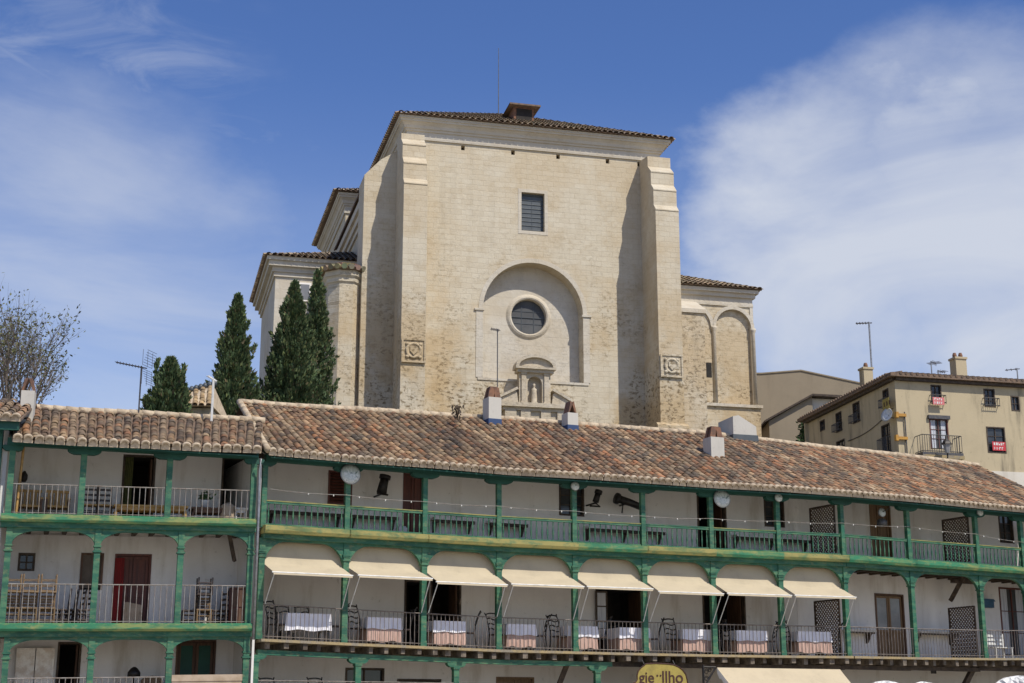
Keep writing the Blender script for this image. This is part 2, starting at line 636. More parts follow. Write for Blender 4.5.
M['soil'] = simple('dry_hillside', (0.20, 0.17, 0.11), (0.12, 0.11, 0.06), 0.2, 0.95, bmp=0.4)
M['sand'] = simple('plaza_sand', (0.44, 0.39, 0.32), (0.36, 0.32, 0.26), 0.3, 0.95, bmp=0.3)
M['tile'] = tinted('roof_tile', 0.9, 0.50, 6.0, (0.055, 0.048, 0.040))
M['mortar'] = simple('lime_mortar', (0.54, 0.44, 0.31), (0.36, 0.285, 0.195), 4, 0.95, bmp=0.4, fine=0.4)
M['channel'] = simple('channel_tile', (0.20, 0.135, 0.09), (0.12, 0.09, 0.068), 5, 0.9, bmp=0.3, fine=0.4)
M['stone'] = stone('limestone_ashlar', (0.575, 0.52, 0.405), (0.535, 0.475, 0.36), (0.495, 0.43, 0.315), 0.64, 0.31, (0.43, 0.285, 0.115), 0.95)
M['stone_white'] = stone('pale_limestone', (0.565, 0.525, 0.445), (0.54, 0.495, 0.41), (0.50, 0.45, 0.365), 1.0, 0.55, (0.45, 0.36, 0.23), 0.2)
M['stone_rough'] = stone('rubble_limestone', (0.58, 0.52, 0.41), (0.52, 0.455, 0.34), (0.40, 0.335, 0.23), 0.6, 0.36, (0.46, 0.34, 0.19), 0.9, 20, 32)
M['apt'] = plaster('buff_render', (0.46, 0.385, 0.25), (0.20, 0.17, 0.115), 1.0)
M['apt_white'] = plaster('pale_base_render', (0.62, 0.58, 0.50), (0.40, 0.35, 0.27), 0.4)
M['barn'] = plaster('drab_render', (0.285, 0.235, 0.165), (0.20, 0.16, 0.11), 0.4)
M['leaf'] = tinted('foliage', 0.7, 0.25, 2.0, (0.012, 0.018, 0.008), 0)
M['bark'] = simple('bark', (0.17, 0.14, 0.115), (0.09, 0.072, 0.058), 6, 0.9, bmp=0.4)
M['red_sign'] = simple('red_banner', (0.50, 0.035, 0.045), (0.42, 0.03, 0.04), 6, 0.7)
M['pink_sign'] = simple('faded_red_banner', (0.58, 0.17, 0.17), (0.5, 0.12, 0.13), 6, 0.7)
M['yellow_sign'] = simple('yellow_sign_paint', (0.33, 0.26, 0.055), (0.25, 0.195, 0.045), 3, 0.7, fine=0.3)
M['sign_brown'] = simple('dark_brown_lettering', (0.045, 0.012, 0.008), (0.06, 0.018, 0.01), 5, 0.7)
M['red_cloth'] = simple('dark_red_curtain', (0.22, 0.012, 0.012), (0.12, 0.008, 0.008), 8, 0.9, stretch=(3, 3, 0.2))
M['beige'] = simple('beige_panel', (0.42, 0.33, 0.24), (0.33, 0.25, 0.17), 3, 0.85)
M['blue_paint'] = simple('blue_enamel', (0.02, 0.08, 0.15), (0.015, 0.055, 0.10), 5, 0.5)
M['orange'] = simple('ochre_fitting', (0.48, 0.25, 0.035), (0.36, 0.18, 0.03), 5, 0.6)
M['brick'] = simple('old_brick', (0.21, 0.105, 0.062), (0.12, 0.07, 0.05), 6, 0.9, bmp=0.3)
M['pot'] = simple('white_pot', (0.6, 0.6, 0.6), (0.5, 0.5, 0.5), 4, 0.5)


def fabric(name, col, trans):
    m, t, b = mat_new(name)
    v = nd(t, 'ShaderNodeTexCoord').outputs['Object']
    c = mix(t, ramp(t, noise(t, v, 1.2, 6, 0.6), 0.4, 0.7), col, tuple(0.88 * x for x in col))
    c = mix(t, mth(t, 'MULTIPLY', ramp(t, noise(t, v, 5, 5, 0.7, (1, 1, 0.4)), 0.55, 0.75), 0.25), c, tuple(0.6 * x for x in col))
    t.links.new(c, b.inputs['Base Color'])
    b.inputs['Roughness'].default_value = 0.9
    tr = nd(t, 'ShaderNodeBsdfTranslucent')
    t.links.new(c, tr.inputs[0])
    mx = nd(t, 'ShaderNodeMixShader')
    mx.inputs[0].default_value = trans
    t.links.new(b.outputs[0], mx.inputs[1])
    t.links.new(tr.outputs[0], mx.inputs[2])
    t.links.new(mx.outputs[0], t.nodes['Material Output'].inputs[0])
    return m


M['awning'] = fabric('cream_awning_cloth', (0.67, 0.575, 0.405), 0.28)
M['parasol'] = fabric('white_canvas', (0.80, 0.80, 0.78), 0.1)
def disc_glass():
    m, t, b = mat_new('reflector_glass')
    v = nd(t, 'ShaderNodeTexCoord').outputs['Object']
    c = mix(t, ramp(t, noise(t, v, 7, 4, 0.6, None, 1.5), 0.4, 0.62), (0.42, 0.47, 0.44), (0.62, 0.64, 0.62))
    c = mix(t, ramp(t, noise(t, v, 11, 3, 0.6), 0.56, 0.68), c, (0.10, 0.14, 0.12))
    t.links.new(c, b.inputs['Base Color'])
    b.inputs['Roughness'].default_value = 0.3
    return m
M['disc'] = disc_glass()

# ------------------------------------------------------------------ ground and hill
def smooth(a, b, x):
    t = max(0.0, min(1.0, (x - a) / (b - a)))
    return t * t * (3 - 2 * t)


def terrain(x, y):
    top = 16.0 - 3.2 * smooth(8, 26, x) - 3.0 * smooth(-12, -30, x)
    return top * smooth(54, 79, y - 0.12 * x) + 1.0 * math.sin(x * 0.05) * smooth(60, 120, y)


g = MB()
xs = [-400, -200, -100, -60] + [-45 + 3 * i for i in range(31)] + [60, 100, 200, 400]
ys = [-200, -60, 0, 20, 30, 40] + [46 + 2 * i for i in range(25)] + [105, 130, 200, 400, 900]
vv = [[g.bm.verts.new((x, y, terrain(x, y) + (random.uniform(-.12, .12) if 50 < y < 110 else 0))) for x in xs] for y in ys]
for j in range(len(ys) - 1):
    for i in range(len(xs) - 1):
        f = g.bm.faces.new((vv[j][i], vv[j][i + 1], vv[j + 1][i + 1], vv[j + 1][i]))
        f.material_index = 0 if ys[j] < 46 else 1
tag(g.build('ground', [M['sand'], M['soil']]), kind='structure')


def wall_holes(mb, F, x0, x1, z0, z1, holes, y=0.0, depth=0.2):
    """flat wall with rectangular openings and their reveals"""
    X = sorted({x0, x1} | {c for h in holes for c in (h[0], h[1]) if x0 < c < x1})
    Z = sorted({z0, z1} | {c for h in holes for c in (h[2], h[3]) if z0 < c < z1})
    for i in range(len(X) - 1):
        for k in range(len(Z) - 1):
            cx, cz = (X[i] + X[i + 1]) / 2, (Z[k] + Z[k + 1]) / 2
            if any(h[0] < cx < h[1] and h[2] < cz < h[3] for h in holes):
                continue
            mb.face([F @ Vector(p) for p in ((X[i], y, Z[k]), (X[i + 1], y, Z[k]), (X[i + 1], y, Z[k + 1]), (X[i], y, Z[k + 1]))])
    for h in holes:
        a, b, c, d = max(h[0], x0), min(h[1], x1), max(h[2], z0), min(h[3], z1)
        for p, q in (((a, c), (b, c)), ((b, c), (b, d)), ((b, d), (a, d)), ((a, d), (a, c))):
            mb.face([F @ Vector((p[0], y, p[1])), F @ Vector((q[0], y, q[1])), F @ Vector((q[0], y + depth, q[1])), F @ Vector((p[0], y + depth, p[1]))])


def rect_frame(mb, F, x0, x1, z0, z1, y0, y1, w, bottom=True):
    mb.box(F, x0, x0 + w, y0, y1, z0, z1)
    mb.box(F, x1 - w, x1, y0, y1, z0, z1)
    mb.box(F, x0 + w, x1 - w, y0 + .002, y1, z1 - w, z1)
    if bottom:
        mb.box(F, x0 + w, x1 - w, y0 + .002, y1, z0, z0 + w)


def fill_opening(par, F, x0, x1, z0, z1, y, kind, label=None):
    """joinery set into an opening of a back wall; y is the wall face"""
    w = x1 - x0
    h = z1 - z0
    fr = {'dark': 'dark_timber', 'door': 'brown_wood', 'reddoor': 'red_wood', 'glassdoor': 'brown_wood', 'tandoor': 'tan_wood',
          'window': 'dark_timber', 'louvre': 'red_wood', 'pane': 'dark_timber', 'greyshut': 'brown_wood', 'redpanes': 'red_wood', 'greendoor': 'brown_wood'}[kind]
    m = MB()
    rect_frame(m, F, x0, x1, z0, z1, y - .02, y + .12, .055, kind in ('window', 'pane', 'louvre'))
    nm = 'window' if kind in ('window', 'pane', 'louvre', 'greyshut', 'redpanes') else ('doorway' if kind == 'dark' else 'door')
    top = m.build(nm, M[fr], par, label)
    a, b, c, d = x0 + .055, x1 - .055, z0 + (.055 if nm == 'window' else .01), z1 - .055
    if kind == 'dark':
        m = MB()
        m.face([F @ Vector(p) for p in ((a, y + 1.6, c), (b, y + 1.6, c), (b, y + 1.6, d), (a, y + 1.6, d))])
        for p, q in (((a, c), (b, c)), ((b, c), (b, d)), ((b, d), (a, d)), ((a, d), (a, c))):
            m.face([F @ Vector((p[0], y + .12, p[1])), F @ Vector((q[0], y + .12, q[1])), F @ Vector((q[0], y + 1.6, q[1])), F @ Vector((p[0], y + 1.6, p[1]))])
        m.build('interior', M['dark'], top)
        m = MB()   # one leaf folded back inside
        m.box(F, b - .07, b - .02, y + .13, y + .13 + min(.8, w * .6), c + .02, d - .02)
        m.build('leaf', M['brown_wood'], top)
    elif kind in ('door', 'reddoor', 'tandoor', 'greendoor', 'glassdoor'):
        pm = {'door': 'brown_wood', 'reddoor': 'red_wood', 'tandoor': 'tan_wood', 'greendoor': 'brown_wood', 'glassdoor': 'tan_wood'}[kind]
        m = MB()
        m.box(F, a, b, y + .08, y + .12, c, d)
        n = 2 if w > .7 else 1
        for i in range(n):
            u0 = a + (b - a) * i / n
            u1 = a + (b - a) * (i + 1) / n
            rect_frame(m, F, u0 + .01, u1 - .01, c + .02, d - .02, y + .045, y + .08, .07)
            m.box(F, u0 + .08, u1 - .08, y + .05, y + .08, c + h * .42, c + h * .42 + .09)
        m.build('leaf', M[pm], top)
        if kind in ('glassdoor', 'greendoor'):
            m = MB()
            for i in range(n):
                u0 = a + (b - a) * i / n
                u1 = a + (b - a) * (i + 1) / n
                m.box(F, u0 + .08, u1 - .08, y + .06, y + .079, c + h * .42 + .09, d - .09)
            m.build('pane', M['glass_grey' if kind == 'glassdoor' else 'green_dark'], top)
    else:
        if kind in ('window', 'pane', 'redpanes'):
            m = MB()
            m.box(F, a, b, y + .09, y + .11, c, d)
            m.build('pane', M['glass' if kind != 'redpanes' else 'glass_blue'], top)
            m = MB()
            m.box(F, (a + b) / 2 - .022, (a + b) / 2 + .022, y + .05, y + .089, c, d)
            for q in ((.33, .66) if h > .9 else (.5,)):
                m.box(F, a, b, y + .056, y + .089, c + (d - c) * q - .014, c + (d - c) * q + .014)
            m.build('glazing_bar', M[fr], top)
            if kind == 'redpanes':
                m = MB()
                for s in (0, 1):
                    pts = []
                    for i in range(9):
                        q = i / 8
                        xx = (a + .03 + q * (b - a) * .30) if s == 0 else (b - .03 - q * (b - a) * .30)
                        pts.append((xx, y + .075 + .008 * math.sin(i * 2.2)))
                    for i in range(8):
                        m.face([F @ Vector((pts[i][0], pts[i][1], c)), F @ Vector((pts[i + 1][0], pts[i + 1][1], c)), F @ Vector((pts[i + 1][0], pts[i + 1][1], d)), F @ Vector((pts[i][0], pts[i][1], d))])
                m.build('curtain', M['curtain'], top)
        elif kind == 'louvre':
            m = MB()
            n = max(4, int((d - c) / .085))
            for i in range(n):
                z = c + (d - c) * (i + .5) / n
                m.sweepx(F, [(y + .03, z - .035), (y + .045, z - .04), (y + .10, z + .03), (y + .085, z + .035)], a, b)
            m.build('louvre', M['red_wood'], top)
            m = MB()
            m.box(F, a, b, y + .11, y + .13, c, d)
            m.build('backing', M['dark'], top)
        else:
            m = MB()
            m.box(F, a, b, y + .05, y + .09, c, d)
            m.box(F, (a + b) / 2 - .02, (a + b) / 2 + .02, y + .035, y + .05, c, d)
            m.build('shutter', M['greyshut'], top)
    return top


M['greyshut'] = simple('drab_shutter_wood', (0.13, 0.105, 0.085), (0.10, 0.078, 0.06), 3, 0.8, bmp=0.2)

# ------------------------------------------------------------------ roof tiles
PAL = [(0.29, 0.165, 0.085), (0.34, 0.225, 0.125), (0.20, 0.12, 0.07), (0.37, 0.275, 0.165), (0.14, 0.10, 0.07), (0.40, 0.20, 0.095), (0.31, 0.22, 0.135), (0.44, 0.35, 0.225), (0.085, 0.07, 0.058), (0.235, 0.195, 0.14)]
PAL2 = [(0.36, 0.195, 0.10), (0.34, 0.215, 0.12), (0.23, 0.135, 0.08), (0.41, 0.29, 0.175), (0.15, 0.11, 0.08), (0.46, 0.215, 0.10), (0.33, 0.24, 0.155), (0.45, 0.365, 0.25), (0.10, 0.085, 0.072), (0.255, 0.215, 0.165)]


def lerp(a, b, t):
    return a + (b - a) * t


def tile_roof(mb, E0, E1, R0, R1, pitch, course, pal, rad=None, jit=1.0, rng=random, runs=True):
    """rows of rounded cover tiles over a sloping four-sided field, eave E0-E1, ridge R0-R1"""
    E0, E1, R0, R1 = map(Vector, (E0, E1, R0, R1))
    n = max(1, int(round((E1 - E0).length / pitch)))
    for i in range(n):
        s = (i + .5) / n
        e = lerp(E0, E1, s)
        r = lerp(R0, R1, s)
        L = (r - e).length
        if L < .3:
            continue
        up = (r - e).normalized()
        sd = (E1 - E0).normalized()
        nm = sd.cross(up).normalized()
        if nm.z < 0:
            nm = -nm
        sd = up.cross(nm).normalized()
        rr = rad or pitch * .40
        m = max(2, int(round(L / course)))
        base = rng.choice(pal)
        lat = rng.uniform(.88, 1.15)
        pale = runs and rng.random() < .13      # whole rows bedded in pale mortar
        for k in range(m):
            t0 = L * k / m - .04
            t1 = L * (k + 1) / m + .05
            c = rng.choice(pal)
            c = [lerp(a, b_, .28) for a, b_ in zip(c, base)]
            if pale:
                c = [lerp(a, b_, .7) for a, b_ in zip(c, (.40, .32, .22))]
            q = rng.uniform(.60, 1.25) * lat * .78
            gy = sum(c) / 3
            c = [min(.7, lerp(x, gy, .06) * q * k_) for x, k_ in zip(c, (1.10, .97, .82))]
            ox = rng.uniform(-.012, .012) * jit
            oz = rng.uniform(-.006, .010) * jit
            yaw = rng.uniform(-.025, .025) * jit
            pts = []
            K = 5
            for (t, ra, lift) in ((t0, rr * 1.02, .024), (t1, rr * .95, .012)):
                for a in range(K + 1):
                    an = math.pi * a / K
                    pts.append(e + up * t + sd * (math.cos(an) * ra + ox + yaw * (t - t0)) + nm * (math.sin(an) * ra * .85 + lift + oz))
            fs = [(a, a + 1, a + K + 2, a + K + 1) for a in range(K)]
            mb.mesh(pts, fs, c, smooth=True)
            # the dark mouth under the lower rim
            if k == 0:
                continue


def eave_caps(mb, E0, E1, R0, pitch, rng=random):
    """mortared ends of the lowest tiles: a scalloped row"""
    E0, E1, R0 = map(Vector, (E0, E1, R0))
    n = max(1, int(round((E1 - E0).length / pitch)))
    sd = (E1 - E0).normalized()
    up = (R0 - E0).normalized()
    nm = sd.cross(up).normalized()
    if nm.z < 0:
        nm = -nm
    rr = pitch * .47
    for i in range(n):
        e = lerp(E0, E1, (i + .5) / n) + sd * rng.uniform(-.012, .012)
        pts = []
        K = 8
        q = rng.uniform(.86, 1.0)
        for t, f in ((-.085, 1.0), (.05, 1.0), (-.085, .68)):
            for a in range(K + 1):
                an = math.pi * a / K
                pts.append(e + up * t + sd * math.cos(an) * rr * f + nm * (math.sin(an) * rr * .9 * f * q + .055))
        fs = []
        o = K + 1
        for a in range(K):
            fs.append((a, a + 1, o + a + 1, o + a))
            fs.append((a, 2 * o + a, 2 * o + a + 1, a + 1))
        mb.mesh(pts, fs)
        pts = []
        for a in range(K + 1):
            an = math.pi * a / K
            pts.append(e - up * .03 + sd * math.cos(an) * rr * .9 + nm * (math.sin(an) * rr * .8 * q + .05))
        pts += [e - up * .055 - sd * rr * 1.05 - nm * .06, e - up * .055 + sd * rr * 1.05 - nm * .06]
        mb.mesh(pts, [tuple(range(K + 3))])


# ------------------------------------------------------------------ MAIN GALLERY HOUSE
POLY = [(-6.7, 40.0), (-.35, 43.2), (7.1, 46.2), (10.35, 47.4), (17.5, 51.4), (25, 55.6)]


def plan_at(u):
    x, y, z = ray(u, 540)
    best = None
    for i, (P, Q) in enumerate(zip(POLY, POLY[1:])):
        dx, dy = Q[0] - P[0], Q[1] - P[1]
        det = x * (-dy) + dx * y
        t = (P[0] * (-dy) + dx * P[1]) / det
        s = (x * P[1] - y * P[0]) / (y * dx - x * dy)
        if (s >= 0 or i == 0) and (s <= 1 or i == len(POLY) - 2):
            return (P[0] + dx * s, P[1] + dy * s)
    return None


POST_U = [262, 346, 424, 498.5, 574, 643, 711, 778, 842, 908, 976, 1021, 1072]
PP = [plan_at(u) for u in POST_U]
NB = len(PP) - 1
BAY = [FR(PP[i], PP[i + 1]) for i in range(NB)]
BW = [(Vector(PP[i + 1]) - Vector(PP[i])).length for i in range(NB)]
DEP = 2.2
Z2 = 6.74          # upper gallery floor
ZB = 6.53          # foot of its edge beam
RAIL2 = 7.42
ZE = 8.50          # foot of the eave beam


def zf1(i):
    return [3.80, 3.75, 3.71, 3.67, 3.66, 3.65, 3.65, 3.66, 3.68, 3.70, 3.74, 3.79, 3.82][i]


A0p, B0p, D0p = POLY[0], POLY[3], POLY[5]
BACK1 = FR(A0p, B0p)
BACK2 = FR(B0p, D0p)
LB1 = (Vector(B0p) - Vector(A0p)).length
LB2 = (Vector(D0p) - Vector(B0p)).length
house = thing('gallery_house', 'long white house with green timber galleries and a mottled tiled roof', 'house', (5.0, 48.5, 0.0))

# back walls with openings  (u0,u1,v0,v1,kind,label)
up_open = [(328, 352, 471, 505, 'louvre', None), (403, 426, 473, 511, 'reddoor', 'red brown door of the upper gallery'),
           (559, 584, 484, 516, 'window', None), (697, 726, 490, 530, 'dark', None), (764, 784, 496, 527, 'window', None)]
up_open2 = [(870, 891, 500, 552, 'tandoor', 'brown door behind a hanging lamp'), (999, 1013, 513, 543, 'window', None)]
lo_open = [(404, 429, 580, 648, 'dark', None), (430, 461, 578, 648, 'dark', None), (596, 646, 588, 655, 'dark', None), (703, 746, 592, 656, 'dark', None)]
lo_open2 = [(876, 905, 594, 656, 'glassdoor', 'glazed brown door with a dusty upper pane'), (1001, 1028, 588, 656, 'redpanes', 'red brown window with white curtains')]
gr_open = [(345, 384, 668, 700, 'window', None), (397, 441, 679, 705, 'dark', None), (496, 534, 677, 705, 'tandoor', None)]
gr_open2 = []


def conv(F, lst, y, floor=None, is_floor=('dark', 'door', 'reddoor', 'tandoor', 'glassdoor', 'greendoor')):
    out = []
    for (u0, u1, v0, v1, k, lb) in lst:
        um = (u0 + u1) / 2
        x0, _ = onf(F, u0, (v0 + v1) / 2, y)
        x1, _ = onf(F, u1, (v0 + v1) / 2, y)
        _, z1 = onf(F, um, v0, y)
        _, z0 = onf(F, um, v1, y)
        if floor is not None and k in is_floor:
            z0 = floor
        if floor is not None and z0 < floor:
            z0 = floor
        out.append((x0, x1, z0, z1, k, lb))
    return out


wallb = MB()
fills = []
GDEP = 2.35
for F, L0, L1, sets in ((BACK1, -.2, LB1 + .02, ((up_open, DEP, Z2, ZE + .45), (lo_open, DEP, 3.62, ZB), (gr_open, GDEP, 1.85, 3.62))),
                        (BACK2, -.02, LB2, ((up_open2, DEP, Z2, ZE + .45), (lo_open2, DEP, 3.66, ZB), (gr_open2, GDEP, 1.85, 3.66)))):
    for lst, y, z0, z1 in sets:
        hs_ = conv(F, lst, y, z0)
        wallb.mi = 0
        wall_holes(wallb, F, L0, L1, z0 - (.02 if y == DEP else 0.0), z1, [h[:4] for h in hs_], y, .12)
        fills += [(F, h, y) for h in hs_]
# below the lowest gallery, ends and rear
for F, L0, L1 in ((BACK1, -.2, LB1), (BACK2, 0, LB2)):
    wallb.box(F, L0, L1, GDEP - .3, GDEP - .05, -.1, 1.75)
    wallb.box(F, L0, L1, 8.8, 9.0, -.1, 8.9)
wallb.box(BAY[0], -.16, -.04, .75, 9.0, -.1, 8.75)
wallb.box(BAY[NB - 1], BW[-1], BW[-1] + .2, 0, 9.0, -.1, 8.8)
wallb.build('wall', M['plaster'], house)
for F, h, y in fills:
    fill_opening(house, F, h[0], h[1], h[2], h[3], y, h[4], h[5])

# floors, ceilings, joists
fl = MB()
f2 = MB()
f0 = MB()
for i in range(NB):
    F, w = BAY[i], BW[i]
    a, b = zf1(i), zf1(i + 1)
    p = lambda x, y, z: F @ Vector((x, y, z))
    fl.mesh([p(0, -.3, a - .09), p(w, -.3, b - .09), p(w, 3.1, b - .09), p(0, 3.1, a - .09), p(0, -.3, a - .02), p(w, -.3, b - .02), p(w, 3.1, b - .02), p(0, 3.1, a - .02)],
            ((3, 2, 1, 0), (4, 5, 6, 7), (0, 1, 5, 4), (1, 2, 6, 5), (2, 3, 7, 6), (3, 0, 4, 7)))
    f2.box(F, 0, w, .0, 2.6, Z2 - .12, Z2 - .02)
    f0.box(F, 0, w, -.2, 3.2, 1.72, 1.84)
for q_ in (fl, f2, f0):
    q_.build('floor', M['plank'], house)
cl = MB()
for i in range(NB):
    F, w = BAY[i], BW[i]
    cl.sweepx(F, [(.05, ZE + .19), (.05, ZE + .22), (3.0, ZE + 1.2), (3.0, ZE + 1.17)], 0, w)
cl.build('ceiling', M['plaster2'], house)
for i in range(NB):
    F, w = BAY[i], BW[i]
    n = max(2, int(round(w / .46)))
    for k in range(n):
        x = w * (k + .5) / n + random.uniform(-.04, .04)
        z = lerp(zf1(i), zf1(i + 1), x / w)
        hw = random.uniform(.05, .085)
        js = MB()
        js.box(F, x - hw, x + hw, -.17 + random.uniform(-.10, .03), 2.5, z - .26 + random.uniform(-.025, .02), z - .092)
        js.build('joist', M['joist'], house)
    n = max(2, int(round(w / .55)))
    for k in range(n):
        x = w * (k + .5) / n
        js = MB()
        js.box(F, x - .05, x + .05, .12, 2.15, Z2 - .26, Z2 - .122)
        js.build('ceiling_joist', M['dark_timber'], house)
# dark beam carrying the joists along the lower gallery
bm_ = MB()
for i in range(4, NB):
    F, w = BAY[i], BW[i]
    bm_.box(F, -.01, w + .01, .25, .42, zf1(i) - .40, zf1(i) - .272)
bm_.build('bearing_beam', M['dark_timber'], house)
# green beam on the lowest posts
gb = MB()
for i in range(5):
    F, w = BAY[i], BW[i]
    x1 = w if i < 4 else onf(F, 611, 660, 0)[0]
    a, b = zf1(i) - .29, lerp(zf1(i), zf1(i + 1), x1 / w) - .29
    gb.mesh([F @ Vector(c) for c in ((-.01, -.08, a - .13), (x1, -.08, b - .13), (x1, .1, b - .13), (-.01, .1, a - .13), (-.01, -.08, a), (x1, -.08, b), (x1, .1, b), (-.01, .1, a))],
            ((3, 2, 1, 0), (4, 5, 6, 7), (0, 1, 5, 4), (1, 2, 6, 5), (2, 3, 7, 6), (3, 0, 4, 7)))
gb.build('ground_beam', M['green'], house)


def corbel(F, x, w, z0, z1, y0, y1, par, clip=None):
    """bolster block with rounded ends under a beam"""
    poly = []
    h = z1 - z0
    for s in (-1, 1):
        arc = []
        for k in range(6):
            a = math.pi / 2 * k / 5
            arc.append((x + s * (w - h * .9 * (1 - math.sin(a))), z1 - h * (1 - math.cos(a)) - 0))
        poly += arc if s < 0 else arc[::-1]
    poly = [(x - w, z1), (x - w, z1 - h * .35), (x - w * .86, z1 - h * .72), (x - w * .62, z0), (x + w * .62, z0), (x + w * .86, z1 - h * .72), (x + w, z1 - h * .35), (x + w, z1)]
    mb = MB()
    mb.prism(F, poly, y0, y1)
    return mb


for (u, vtop) in ((255, 656), (357.6, 660), (455.7, 662), (597, 664)):
    i = max(k for k in range(NB) if POST_U[k] <= max(u, 262))
    x = onf(BAY[i], u, 665, 0)[0]
    z = lerp(zf1(i), zf1(i + 1), x / BW[i]) - .42
    m = MB()
    m.box(BAY[i], x - .08, x + .08, -.07, .09, 1.84, z - .12)
    m.box(BAY[i], x - .10, x + .10, -.09, .11, z - .18, z - .121)
    post = m.build('ground_post', M['green'], house)
    corbel(BAY[i], x, .28, z - .12, z - .002, -.075, .095, None).build('bolster', M['green'], post)

# dark diagonal struts below the lower gallery and inside it
def strut(u0, v0, u1, v1, F, y0, y1, w, name='strut'):
    a = onf(F, u0, v0, y0)
    b = onf(F, u1, v1, y1)
    m = MB()
    m.tube([F @ Vector((a[0], y0, a[1])), F @ Vector((b[0], y1, b[1]))], w, 4)
    return m.build(name, M['dark_timber'], house)


strut(568, 662, 553, 700, BAY[3], .4, .9, .10)
strut(977, 661, 957, 700, BAY[9], .3, .9, .11)
strut(968, 568, 951, 600, BAY[9], .6, 1.9, .10)
m = MB()
x, z = onf(BAY[9], 955, 572, 1.2)
m.box(BAY[9], x - .2, x + 1.0, 1.1, 1.25, ZB - .26, ZB - .13)
m.build('tie_beam', M['dark_timber'], house)

# posts, beams, brackets, railings
def post_mesh(F, x, y, z0, z1, w=.075, cap=True):
    m = MB()
    m.box(F, x - w, x + w, y - w, y + w, z0, z1)
    if cap:
        for dz, e in ((-.34, .030), (-.24, .020), (-.20, .034)):
            m.box(F, x - w - e, x + w + e, y - w - e, y + w + e, z1 - .17 + dz, z1 - .17 + dz + .035)
        m.box(F, x - w * 1.15, x + w * 1.15, y - w * 1.15, y + w * 1.15, z0, z0 + .16)
    return m


ZSP = 5.72
for i in range(NB + 1):
    F = BAY[min(i, NB - 1)]
    x0 = 0 if i < NB else BW[-1]
    post_mesh(F, x0, 0, zf1(i) - .02, ZB - .10, .078).build('lower_post', M['green'], house)
    m = MB()
    w = .07
    m.box(F, x0 - w, x0 + w, -w, w, Z2 - .02, ZE)
    p = m.build('upper_post', M['green'], house)
    corbel(F, x0, .42 if 0 < i else .30, ZE - .13, ZE - .004, -.08, .09, None).build('bolster', M['green_dark'], p)
for i in range(NB):
    F, w = BAY[i], BW[i]
    m = MB()
    m.box(F, -.004, w + .004, -.10, .12, ZE, ZE + .19)
    m.build('eave_beam', M['green_dark'], house)
    m = MB()
    # moulded edge beam of the upper gallery
    m.sweepx(F, [(-.30, Z2 - .20), (-.34, Z2 - .12), (-.34, Z2 - .01), (-.26, Z2 + .015), (.10, Z2 + .015), (.10, Z2 - .20)], -.02, w + .02)
    m.build('edge_beam', M['green_worn' if i in (4, 6, 8, 9, 10, 11) else 'ochre_worn'], house)
    m = MB()
    m.box(F, -.004, w + .004, -.16, .11, ZB - .12, ZB + .01)
    m.build('lower_beam', M['green'], house)
    # spandrel board cut to a flat basket arch
    zt, zc, d = ZB - .12, ZB - .17, .62
    poly = [(0.05, zt), (w - .05, zt)]
    pts = []
    for k in range(9):
        a = math.pi / 2 * k / 8
        pts.append((.075 + d * (1 - math.cos(a)), ZSP + (zc - ZSP) * math.sin(a)))
    right_side = [(w - px_, pz) for px_, pz in pts]
    m = MB()
    for seq in (pts, right_side):
        for k in range(8):
            (xa, za), (xb, zb) = seq[k], seq[k + 1]
            m.prism(F, [(xa, za), (xb, zb), (xb, zt), (xa, zt)], -.05, .06)
    m.box(F, .075 + d, w - .075 - d, -.05, .06, zc, zt)
    m.build('arch_bracket', M['green'], house)
    # balustrade of turned green balusters
    m = MB()
    m.box(F, .06, w - .06, -.035, .035, RAIL2 - .06, RAIL2)
    m.box(F, .06, w - .06, -.03, .03, Z2 + .045, Z2 + .085)
    n = max(3, int(round(w / .185)))
    for k in range(n):
        x = .06 + (w - .12) * (k + .5) / n
        m.lathe(F @ Matrix.Translation((x, 0, 0)), [(.016, Z2 + .08), (.019, Z2 + .16), (.030, Z2 + .30), (.019, Z2 + .42), (.014, Z2 + .48), (.022, Z2 + .56), (.015, RAIL2 - .055)], 5, False)
    b = m.build('balustrade', M['green'], house)
    m = MB()
    m.box(F, .055, w - .055, -.048, .048, RAIL2 + .001, RAIL2 + .028)
    m.build('handrail', M['ochre_worn' if i not in (5, 7, 8) else 'green'], b)
    # iron railing of the lower gallery
    m = MB()
    a, c = zf1(i), zf1(i + 1)

    def rz_(x, dz):
        return lerp(a, c, x / w) + dz
    for dz, r in ((.88, .016), (.06, .011)):
        m.tube([F @ Vector((.07, -.06, rz_(.07, dz))), F @ Vector((w - .07, -.06, rz_(w - .07, dz)))], r, 4)
    n = max(4, int(round(w / .135)))
    for k in range(n):
        x = .08 + (w - .16) * (k + .5) / n
        m.tube([F @ Vector((x, -.06, rz_(x, -.01))), F @ Vector((x, -.06, rz_(x, .88)))], .0095, 4, caps=False)
    m.build('iron_railing', M['rail_rust'], house)

# roof
DR = [4.7, 4.7, 4.75, 4.75, 4.75, 4.75, 4.7, 4.6, 4.5, 4.4, 4.3, 4.2, 4.1]
RIDGE = [(150, 396), (240, 402), (345, 409), (480, 417), (600, 426), (700, 433), (760, 439), (804, 445.5), (880, 453), (984, 466), (1024, 478), (1100, 492)]
PIT = math.tan(R(21.8))
OV = .62
ZR = ZE + .30


def norm_at(i):
    a = BAY[max(0, i - 1)].to_3x3() @ Vector((0, 1, 0))
    b = BAY[min(NB - 1, i)].to_3x3() @ Vector((0, 1, 0))
    n = (a + b) / 2
    return n / (n.length * max(.5, n.normalized().dot(b)))


